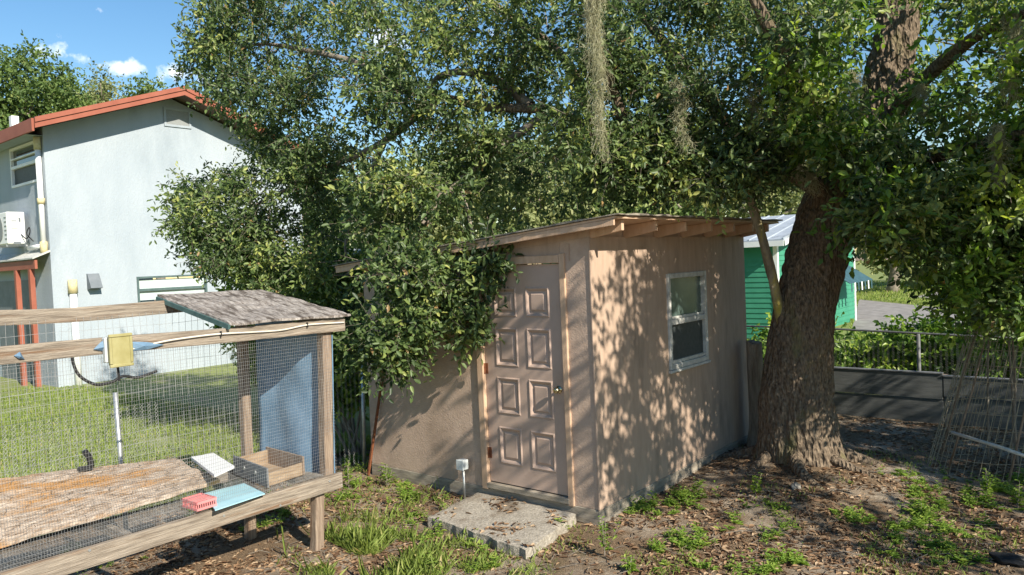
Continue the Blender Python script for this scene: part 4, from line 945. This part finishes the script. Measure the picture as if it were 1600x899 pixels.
# sparse fringe on the outline
fr = []
for i, (x_, y_) in enumerate(POLY[1:-1]):
    for k in range(3):
        xx_, yy_ = x_+random.uniform(-22, 12), y_+random.uniform(-14, 14); p = at(xx_, yy_, dep(xx_, yy_))
        if -3.1 < p[0] < .45 and -.05 < p[1] < 3.4 and p[2] < 2.95: continue
        fr.append((*p, .12, 1 if x_ > 1240 else 0))
for (x_, y_, d_) in ((275, 315, 9.6), (290, 325, 9.6), (300, 350, 9.6), (310, 390, 9.6), (330, 400, 9.6), (350, 405, 9.5), (295, 105, 9.6), (310, 60, 9.6), (330, 20, 9.6), (350, 150, 9.5), (735, 512, 7.05), (728, 520, 7.05), (745, 495, 7.05), (755, 470, 7.05), (780, 415, 7.05), (798, 395, 7.1), (612, 566, 7.1), (600, 560, 7.1), (640, 545, 7.1), (775, 385, 7.1)):
    fr.append((*at(x_, y_, d_), .10, 0))
fr = np.array(fr)
allc = np.concatenate([vis, fr])
o_ = allc[allc[:, 4] == 0]; b_ = allc[allc[:, 4] == 1]
def crown(name, c4, ntw, nlf, L_, W_, mat, parent, **kw):
    tone = RS.normal(0, .17, len(c4)); (V, Fq, va), seg = twig_leaves(c4[:, :3], c4[:, 3], ntw, nlf, L_, W_, tone=tone, **kw)
    quadmesh(name, V, Fq, mat, parent, va); return seg
_x = np.array([px(q[:3])[:2] for q in o_]); _nr = (_x[:, 0] > 545) & (_x[:, 0] < 830) & (_x[:, 1] > 290)
s0 = crown('crown', o_[_nr], 30, 8, .070, .029, 'leaf', oak)
s1 = crown('crown', o_[~_nr], 33, 8, .060, .024, 'leaf', oak)
s2 = crown('crown', b_[::2], 26, 8, .068, .029, 'leaf', oak)
s4 = crown('crown', b_[1::2], 22, 8, .082, .036, 'bigleaf', oak)
twigs_mesh('twigs', np.concatenate([s0[0], s1[0], s2[0]])[::2], np.concatenate([s0[1], s1[1], s2[1]])[::2], .0022, 'branch', oak)
# branchlets from every cluster back to the nearest limb
BS = []
for c4 in vis[::2]:
    p = c4[:3]; dd = np.linalg.norm(SKA-p, axis=1); k = int(np.argmin(dd+RS.rand(len(dd))*.4))
    if dd[k] > 2.6: continue
    q = SKA[k]; mid = (p+q)/2+RS.normal(size=3)*.12*dd[k]**.5; path = smoothpath([q, mid, p], 4); r0 = .006+.007*min(dd[k], 2)
    for i in range(len(path)-1): BS.append((path[i], path[i+1], r0*(1-i/len(path))))
a_ = np.array([b[0] for b in BS]); e_ = np.array([b[1] for b in BS])
for lo, hi, r_ in ((0, .006, .004), (.006, .012, .008), (.012, 1, .014)):
    k = np.array([lo <= b[2] < hi for b in BS])
    if k.any(): twigs_mesh('branches', a_[k], e_[k], r_, 'branch', oak)
# upper and outer crown, above and beside the frame: shades the yard
uc = []
def okout(p):
    x_, y_, z_ = px(p)
    return not (z_ > 0 and -40 < x_ < 1640 and -40 < y_ < 940)
for k in range(4200):
    p = np.array([random.uniform(-6.5, 9.5), random.uniform(-2.2, 9), random.uniform(2.6, 9.5)])
    e = ((p[0]-1.6)/7.6)**2+((p[1]-3.2)/5.4)**2+((p[2]-4.8)/4.6)**2
    if e > 1 or e < .45: continue
    if not okout(p): continue
    if p[2] < 2.9+.25*abs(p[1]): continue
    low = p[0] > 3.2 and p[2] < 3.0+.69*(p[0]-3)
    if noise.noise(Vector((p[0]*.55, p[1]*.55, p[2]*.55))) < (.22 if low else .05): continue
    if not low and (p[1] < .3 or random.random() > .10): continue
    uc.append((*p, random.uniform(.25, .42), 0))
uc = np.array(uc)
SHADE = []   # unseen leaf clusters added along sun rays to dapple walls and ground
SV = np.array([1, -.24, .69])
def add_shade(P, t, r_):
    q = np.array(P, float)+SV*t
    if okout(q): SHADE.append((*q, r_, 0))
for k in range(128):
    y_ = random.uniform(.1, 3.2); z_ = random.uniform(.1, 2.35)
    dens = .50+.26*(1-z_/2.3)+.22*(y_/2.8)
    if y_ < .35 and z_ > 1.0: dens *= .35
    if random.random() < dens: add_shade((0, y_, z_), random.uniform(3.6, 4.8), random.uniform(.08, .16))
for k in range(4): add_shade((random.uniform(-2.9, -.1), 0, random.uniform(.3, 2.5)), random.uniform(3.6, 5.2), random.uniform(.08, .16))
for k in range(9): add_shade((random.uniform(.3, 4.2), random.uniform(-.6, 3.4), 0), random.uniform(3.5, 5.5), random.uniform(.14, .30))
for k in range(70): add_shade((random.uniform(.9, 3.2), random.uniform(3.0, 5.3), random.uniform(0, .4)), random.uniform(3.4, 6.5), random.uniform(.2, .34))
SHADE = np.array(SHADE)
s3 = crown('crown', np.concatenate([uc, SHADE]) if len(SHADE) else uc, 18, 8, .085, .036, 'leaf', oak, tl=(.2, .45))  # outer crown with the added shade clusters merged in

# ================================================================== HANGING MOSS
def moss(x_, y0, y1, d_, wd, n, lab):
    a = at(x_, y0, d_); z1 = at(x_, y1, d_)[2]; H_ = a[2]-z1; S_ = []; va = []
    for i in range(n):
        s0 = random.random()**1.5*.8; ln = random.uniform(.10, .32)*min(1, H_); t = random.random()
        w0 = wd*(1-.72*s0)*(.75+.5*noise.noise(Vector((s0*5, x_, 0)))); ang = random.uniform(0, 6.28); r_ = w0*math.sqrt(random.random())
        p = a+np.array([math.cos(ang)*r_+.10*noise.noise(Vector((s0*2.6, x_*.1, 1))), math.sin(ang)*r_, -s0*H_]); v = random.random()
        for k in range(5):
            q = p+np.array([random.gauss(0, .018), random.gauss(0, .018), -ln/5])
            if q[2] < z1-.02: break
            S_.append((p, q)); p = q
            if random.random() < .6: S_.append((p, p+np.array([random.gauss(0, .025), random.gauss(0, .025), random.gauss(-.012, .02)])))
    p0 = a
    for k in range(12):
        q = a+np.array([.02*math.sin(k), .02*math.cos(k*1.3), -H_*(k+1)/12]); S_.append((p0, q)); p0 = q
    o = wires(S_, .0013, 'moss', 'spanish_moss', None, None)
    at_ = o.data.attributes.new('var', 'FLOAT', 'POINT'); at_.data.foreach_set('value', np.repeat(RS.rand(len(S_)), 6).astype(np.float32))
    tag(o, lab, 'moss', 'moss strands hanging from the oak')
moss(930, -40, 270, 6.3, .075, 560, 'longest grey moss beard hanging from the oak above the shed roof')
moss(1064, 115, 240, 6.6, .04, 190, 'short tapering moss beard hanging over the shed rafters')
moss(1235, 95, 300, 6.9, .11, 560, 'wide ragged moss beard hanging between the big limb and the oak trunk')
moss(1205, 165, 235, 6.9, .08, 260, 'small wispy moss tuft on the limb left of the oak trunk'.replace(' left of the oak trunk', ' beside the widest moss beard'))
moss(1325, 110, 225, 7.0, .11, 300, 'thin moss veil hanging against the upper oak trunk')
moss(1440, 130, 190, 6.6, .05, 160, 'tiny moss tuft hanging just past the upper oak trunk among leaves')
moss(1578, 10, 165, 6.0, .055, 260, 'moss beard hanging from the outer oak limb above the wire cage')
moss(1380, 195, 245, 7.2, .07, 180, 'brown moss tuft caught in the fork of the oak trunk')

moss(1272, 205, 305, 7.1, .09, 260, 'broad pale moss fringe under the limb beside the oak trunk')
moss(1180, 130, 215, 6.9, .07, 180, 'faint moss wisps above the lichened side stem of the oak')
moss(1560, 190, 300, 6.1, .06, 200, 'moss tuft in the outer oak leaves below the longest outer beard')

# ================================================================== SHRUBS AND OTHER TREES
def shrub(name, c, size, n, L_, W_, mat, lab, cat, group=None, ntw=26, nlf=8, rr=(.2, .34), stems=6, trunk=None):
    c = np.array(c, float); t = thing(name, (c[0], c[1], 0), lab, cat, group); cc = []
    for k in range(n):
        d_ = nrm(RS.normal(size=3)); r_ = random.random()**.4
        p = c+d_*np.array(size)*r_
        if p[2] < .08: p[2] = .08+random.random()*.3
        cc.append((*p, random.uniform(*rr), 0))
    cc = np.array(cc); s = crown('foliage', cc, ntw, nlf, L_, W_, mat, t)
    twigs_mesh('twigs', s[0][::3], s[1][::3], .003*L_/.06, 'branch', t)
    mb = MB()
    for k in range(stems):
        q = cc[random.randrange(len(cc)), :3]; a = np.array([c[0]+random.uniform(-.15, .15), c[1]+random.uniform(-.15, .15), -.05])
        mb.tube(smoothpath([a, (a+q)/2+RS.normal(size=3)*.08, q], 4), list(np.linspace(trunk or .02, .006, 9)), 6)
    mb.build('trunk' if trunk else 'stem', 'branch', t, smooth=True); return t
def sp(x_, y_, d_): return at(x_, y_, d_)
g1 = 'laurel shrubs between the house and the shed'
for k, (x_, y_, d_, s_, n_) in enumerate(((455, 470, 11.2, (.9, .8, .75), 70), (540, 470, 10.2, (.8, .7, .75), 60), (600, 450, 10.6, (.6, .6, .5), 30), (432, 540, 12.0, (.5, .5, .6), 36), (550, 560, 9.3, (.42, .4, .5), 34))):
    c = sp(x_, y_, d_); shrub('laurel_shrub', c, s_, n_, .085, .036, 'bigleaf', ['bright laurel shrub seen just over the hutch roof', 'laurel shrub filling the gap beside the shed front corner', 'laurel shrub tucked behind the low end of the shed roof', 'laurel shrub close to the blue house wall end', 'small laurel shrub growing by the chain-link post at the shed'][k], 'shrub', g1)
g2 = 'dark shrubs behind the board fence'
for k, (x_, y_, d_, s_, n_) in enumerate(((1350, 555, 11.8, (.6, .35, .26), 15), (1440, 545, 11.4, (.5, .35, .42), 20), (1555, 560, 10.6, (.7, .35, .42), 24), (1250, 560, 12.0, (.9, .5, .5), 26), (1650, 560, 10.0, (.6, .4, .6), 20), (1190, 610, 10.5, (.35, .3, .45), 18))):
    c = sp(x_, y_, d_); c[1] = max(c[1], 6.0 if k < 5 else 4.5); shrub('fence_shrub', c, s_, n_, .09, .042, 'bigleaf', ['leafy shrub over the grey boards between the oak and the first fence post', 'leafy shrub at the chain-link post over the grey boards', 'leafy shrub over the grey boards behind the wire cage', 'leafy shrub over the grey boards hidden behind the oak trunk', 'tall leafy shrub at the far run of grey boards past the wire cage', 'low leafy shrub in the gap between the stump and the oak'][k], 'shrub', g2, ntw=22)
# sapling in front of the green house and inside the cage
shrub('sapling', sp(1560, 430, 7.6)+np.array([.0, .0, -.0]), (.55, .5, .55), 44, .075, .033, 'bigleaf', 'leafy sapling growing up out of the leaning wire cage', 'sapling', None, ntw=18, trunk=.014, stems=4)
# far trees
def fartree(x_, y_, d_, sx, sz, n, lab, mat='bgleaf', L_=.20, zbase=0, group='trees far behind the houses', ntw=14, rr=(.5, .95)):
    c = at(x_, y_, d_); t = thing('far_tree', (c[0], c[1], 0), lab, 'tree', group); cc = []
    for k in range(n):
        d__ = nrm(RS.normal(size=3)); r_ = random.random()**.38; p = c+d__*np.array([sx, sx, sz])*r_
        p += .5*np.array([noise.noise(Vector((k*.7, 0, 0))), noise.noise(Vector((k*.7, 5, 0))), noise.noise(Vector((k*.7, 9, 0)))])
        if p[2] < .5: p[2] = .5+random.random()
        cc.append((*p, random.uniform(*rr), 0))
    cc = np.array(cc); crown('crown', cc, ntw, 7, L_, L_*.55, mat, t, tl=(.3, .8))
    mb = MB(); base = np.array([c[0], c[1], -.2])
    mb.tube(smoothpath([base, base+(c-base)*.5+np.array([.2, .1, 0]), c+np.array([0, 0, sz*.4])], 4), list(np.linspace(.32, .08, 9)), 8)
    for k in range(9):
        q = cc[random.randrange(len(cc)), :3]; a = base+(c-base)*random.uniform(.5, 1); mb.tube(smoothpath([a, (a+q)/2+np.array([0, 0, .3]), q], 3), list(np.linspace(.12, .03, 7)), 6)
    mb.build('trunk', 'branch', t, smooth=True)
fartree(40, 165, 36, 2.6, 2.7, 150, 'tall dense green tree rising behind the blue house eave', L_=.17)
fartree(-60, 200, 34, 2.4, 2.6, 90, 'dense green tree at the outer end of the blue house roof', L_=.17)
fartree(118, 185, 40, 1.3, 1.5, 46, 'yellowish rounded tree behind the middle of the blue house roof', 'paleleaf', L_=.16, rr=(.35, .6))
fartree(163, 165, 44, 1.0, 2.0, 40, 'narrow pale tree behind the blue house roof', 'paleleaf', L_=.15, rr=(.3, .5))
fartree(232, 150, 44, .9, .9, 26, 'small tree tip showing at the blue house roof ridge', L_=.16, rr=(.3, .5))
far = [(470, 330, 34, 3.2, 2.6), (560, 310, 40, 3.4, 3.0), (660, 330, 30, 2.6, 2.2), (760, 290, 34, 3.2, 2.6), (850, 300, 27, 2.4, 1.9), (930, 290, 33, 3.0, 2.4), (1010, 280, 28, 2.6, 2.2), (1090, 290, 33, 3.0, 2.6), (1180, 290, 30, 2.8, 2.2), (1270, 270, 34, 3.2, 3.0), (1390, 330, 36, 3.2, 2.8), (1470, 330, 42, 3.6, 3.0), (1570, 330, 38, 3.4, 3.0), (1680, 320, 36, 3.4, 3.2)]
for k, (x_, y_, d_, sx, sz) in enumerate(far):
    fartree(x_, y_, d_, sx, sz, 80, ('pale leafy tree in the row far behind the shed and the green cottage' if k % 3 else 'darker green tree in the row far behind the shed and the green cottage'), 'paleleaf' if k % 3 else 'bgleaf', L_=.20, ntw=12, group='row of trees far behind the shed')

# ================================================================== GRASS, WEEDS, LITTER
def occupied(x_, y_):
    if -3.0 < x_ < .02 and -.02 < y_ < 3.28: return True
    if math.hypot(x_-tp[1][0], y_-tp[1][1]) < .55: return True
    return False
slabpoly = [(c_[0], c_[1]) for c_ in cs]
def blades(name, pts, h, w_, lab, lean=.5, mat='grass', per=1):
    P = np.array(pts); n = len(P); h_ = h*RS.uniform(.5, 1.25, n)*(P[:, 3] if P.shape[1] > 3 else 1); a = RS.rand(n)*6.283
    ax = np.stack([np.cos(a)*lean*RS.rand(n), np.sin(a)*lean*RS.rand(n), np.ones(n)], 1); ax = nrm(ax)
    no = np.stack([np.cos(a+1.2), np.sin(a+1.2), .2*np.ones(n)], 1)
    V, Fq, va = leaves(P[:, :3], ax, no, h_, w_*RS.uniform(.7, 1.3, n), np.clip(RS.normal(.5, .22, n), 0, 1), .1, .22)
    o = quadmesh(name, V, Fq, mat, None, va, 'stuff'); tag(o, lab, 'grass'); return o
pts = []
while len(pts) < 62000:
    x_ = -3.9-10.5*random.random(); y_ = -5.2+6.2*random.random()
    if x_ < -13.6 and y_ > .5: continue
    if noise.noise(Vector((x_*.9, y_*.9, 0))) < -.45: continue
    pts.append((x_, y_, .025))
blades('lawn_grass', pts, .075, .011, 'short sunlit lawn grass beyond the chain-link fence', .9)
pts = []
for k in range(26000):
    p = pl(random.uniform(1330, 1640), random.uniform(440, 560), 2, .03)
    if any(inpoly(p[0], p[1], q) for q in ROADS): continue
    pts.append((p[0], p[1], .03))
blades('verge_grass', pts, .13, .03, 'bright sunlit grass beyond the board fence', .9)
def gp(x_, y_): q = pl(x_, y_, 2, 0.); return q[0], q[1]
pts = []
patches = [(560, 850, 70, 1.0), (540, 885, 60, 1.1), (620, 870, 60, .9), (660, 810, 60, .55), (700, 870, 70, .7), (600, 790, 60, .45), (650, 760, 40, .35), (760, 885, 50, .6), (520, 860, 36, 1.1), (640, 895, 70, .9), (560, 740, 30, .6), (540, 690, 24, .7), (820, 890, 40, .35)]
for x_, y_, r_, d_ in patches:
    for k in range(int(1500*d_*(r_/60)**2)):
        a, b = x_+random.gauss(0, r_*.55), y_+random.gauss(0, r_*.36)
        u_, v_ = gp(a, b)
        if occupied(u_, v_) or inpoly(u_, v_, slabpoly): continue
        if noise.noise(Vector((u_*2.6, v_*2.6, 1))) < -.02: continue
        pts.append((u_, v_, gz(u_, v_)-.004, (.45+d_*.7)*(.5+random.random()**2)))
blades('grass_tufts', pts, .11, .0042, 'long green grass tufts growing between the hutch and the slab', 1.7)
pts = []
for k in range(9000):
    u_, v_ = gp(random.uniform(440, 1640), random.uniform(700, 930))
    if occupied(u_, v_) or inpoly(u_, v_, slabpoly): continue
    if noise.noise(Vector((u_*1.1, v_*1.1, 8)))+.45*noise.noise(Vector((u_*4, v_*4, 2))) < .12: continue
    pts.append((u_, v_, gz(u_, v_)-.004))
blades('sparse_grass', pts, .05, .006, 'thin sparse grass over the sandy yard soil', 1.3)
# dead leaves
n = 0; P = []
while n < 46000:
    if random.random() < .8: u_, v_ = gp(random.uniform(-40, 1660), random.uniform(640, 940))
    else: u_, v_ = random.uniform(-4, 5), random.uniform(-4, 5.3)
    n += 1
    if u_ < -3.6 or v_ > 5.3 or (-3.0 < u_ < .0 and 0 < v_ < 3.25): continue
    if noise.noise(Vector((u_*1.3, v_*1.3, 4))) < -.12 and random.random() < .8: continue
    ins = inpoly(u_, v_, slabpoly)
    if ins and (random.random() < .5 or noise.noise(Vector((u_*3, v_*3, 4))) < .08): continue
    P.append((u_, v_, (.074 if ins else gz(u_, v_)+.004)))
P = np.array(P); n = len(P); a = RS.rand(n)*6.283
V, Fq, va = leaves(P, np.stack([np.cos(a), np.sin(a), RS.normal(0, .25, n)], 1), nrm(np.stack([RS.normal(0, .35, n), RS.normal(0, .35, n), np.ones(n)], 1)), RS.uniform(.028, .075, n), RS.uniform(.011, .026, n), RS.rand(n), .3, .15)
o = quadmesh('leaf_litter', V, Fq, 'litter', None, va, 'stuff'); tag(o, 'brown dead oak leaves strewn over the bare yard soil', 'leaf litter')
# fallen twigs
S_ = []
for k in range(520):
    u_, v_ = gp(random.uniform(420, 1620), random.uniform(700, 900))
    if occupied(u_, v_) or inpoly(u_, v_, slabpoly): continue
    a = random.random()*6.283; l_ = random.uniform(.05, .28); q = np.array([u_, v_, gz(u_, v_)+.008])
    m_ = q+np.array([math.cos(a)*l_*.5, math.sin(a)*l_*.5, random.uniform(0, .02)]); e = q+np.array([math.cos(a+.3)*l_, math.sin(a+.3)*l_, .004]); S_ += [(q, m_), (m_, e)]
o = wires(S_, .0028, 'branch', 'fallen_twigs', None); tag(o, 'thin dry twigs scattered over the yard soil', 'twigs')
# broad-leaved ground cover
def weedarr(u_, v_, h, nst, nl, L_, spread):
    pos, ax, no, Ls = [], [], [], []; seg = []; z = gz(u_, v_)
    for s_ in range(nst):
        a = random.random()*6.283; lean = spread*random.random(); p = np.array([u_, v_, z-.01]); d_ = nrm(np.array([math.cos(a)*lean, math.sin(a)*lean, 1.])); hh = h*random.uniform(.55, 1.1)
        e = p+d_*hh; seg.append((p, e))
        for k in range(nl):
            t = .25+.75*k/max(1, nl-1); b = k*2.4+random.random(); q = p+d_*hh*t
            pos.append(q); ax.append(nrm(np.array([math.cos(b), math.sin(b), random.uniform(.1, .7)]))); no.append(np.array([-.3*math.cos(b), -.3*math.sin(b), 1.])); Ls.append(L_*random.uniform(.6, 1.2)*(1.15-.5*t))
    return pos, ax, no, Ls, seg
def weedmesh(name, arrs, mat='weed', parent=None, kind=None):
    pos = np.array(sum([a[0] for a in arrs], [])); ax = np.array(sum([a[1] for a in arrs], [])); no = np.array(sum([a[2] for a in arrs], [])); Ls = np.array(sum([a[3] for a in arrs], []))
    V, Fq, va = leaves(pos, ax, no, Ls, Ls*.42, np.clip(RS.normal(.5, .22, len(pos)), 0, 1), .2, .2)
    return quadmesh(name, V, Fq, mat, parent, va, kind)
A_ = []
wp = [(1430, 770, 60, 34), (1480, 800, 60, 40), (1380, 830, 60, 44), (1440, 840, 70, 40), (1560, 770, 50, 40), (1590, 760, 40, 30), (1340, 810, 40, 26), (1060, 860, 60, 50), (1000, 790, 50, 34), (1070, 780, 40, 30), (1200, 820, 50, 26), (1230, 880, 50, 22), (1150, 890, 50, 18), (560, 720, 40, 40), (620, 770, 60, 50), (680, 830, 70, 50), (440, 790, 40, 40), (400, 810, 40, 24), (330, 800, 60, 14), (530, 770, 40, 26), (970, 800, 30, 24), (890, 810, 20, 12), (1500, 850, 60, 30), (560, 640, 24, 30), (545, 680, 24, 30), (720, 895, 60, 26), (150, 870, 60, 12)]
for x_, y_, r_, n_ in wp:
    for k in range(int(n_*2.3)):
        u_, v_ = gp(x_+random.gauss(0, r_*.5), y_+random.gauss(0, r_*.28))
        if occupied(u_, v_) or inpoly(u_, v_, slabpoly): continue
        if noise.noise(Vector((u_*3.1, v_*3.1, 6))) < -.02: continue
        z_ = random.random()**2; A_.append(weedarr(u_, v_, .03+.12*z_, random.choice((1, 2, 3, 4)), random.choice((4, 5, 7)), .03+.035*random.random(), .9))
o = weedmesh('low_weeds', A_, kind='stuff'); tag(o, 'low green broad-leaved weeds spread in patches over the yard', 'weeds')
WL = [(945, 850, .36, 4, 'tall pale weed with yellow flowers standing past the corner of the slab'), (1180, 772, .20, 5, 'bushy weed growing against the sandy mound at the oak roots'), (1540, 760, .24, 7, 'dense leafy weed clump at the foot of the wire cage'), (1590, 775, .26, 6, 'leafy weed beside the foot of the pale pole'),
      (605, 745, .26, 5, 'feathery weed growing against the shed sill near the rusty bar'), (545, 745, .30, 6, 'tall weed beside the far hutch post'), (1440, 800, .14, 7, 'spreading weed patch in the sunlit sand'), (985, 885, .12, 5, 'low weed in the brown litter before the shed corner'), (880, 818, .13, 4, 'single weed tucked at the slab edge under the door'), (430, 790, .2, 5, 'weed in the shadow under the hutch floor')]
for x_, y_, h, ns, lab in WL:
    u_, v_ = gp(x_, y_+h*60)
    if occupied(u_, v_): u_, v_ = gp(x_, y_+10)
    t = thing('weed', (u_, v_, gz(u_, v_)), lab, 'weed', 'taller weeds in the yard'); ar = weedarr(u_, v_, h, ns, 13, .062, .42)
    weedmesh('leaves', [ar], parent=t); wires(ar[4], .003, 'bigleafstem' if 'bigleafstem' in M else 'branch', 'stem', t, None)
# seedlings by the near soil
# rock and dark chunk
def lump(name, c, s_, mat, lab, cat):
    bm = bmesh.new(); bmesh.ops.create_icosphere(bm, subdivisions=3, radius=1)
    for v in bm.verts:
        k = 1+.35*noise.noise(v.co*1.6+Vector(c))+.12*noise.noise(v.co*5); v.co = Vector((v.co.x*s_[0]*k+c[0], v.co.y*s_[1]*k+c[1], v.co.z*s_[2]*k+c[2]))
    me = bpy.data.meshes.new(name); bm.to_mesh(me); bm.free(); me.materials.append(M[mat]); o = bpy.data.objects.new(name, me); C.objects.link(o); tag(o, lab, cat)
p = pl(1247, 762, 2, .08); lump('stone', (p[0], p[1]-.05, gz(p[0], p[1])+.02), (.045, .035, .045), 'conc', 'small grey stone at the front foot of the oak', 'stone')
p = pl(1578, 868, 2, .03); lump('charred_log', (p[0], p[1], gz(p[0], p[1])+.03), (.13, .05, .045), 'black', 'short blackened log lying on the sunlit sand', 'log')
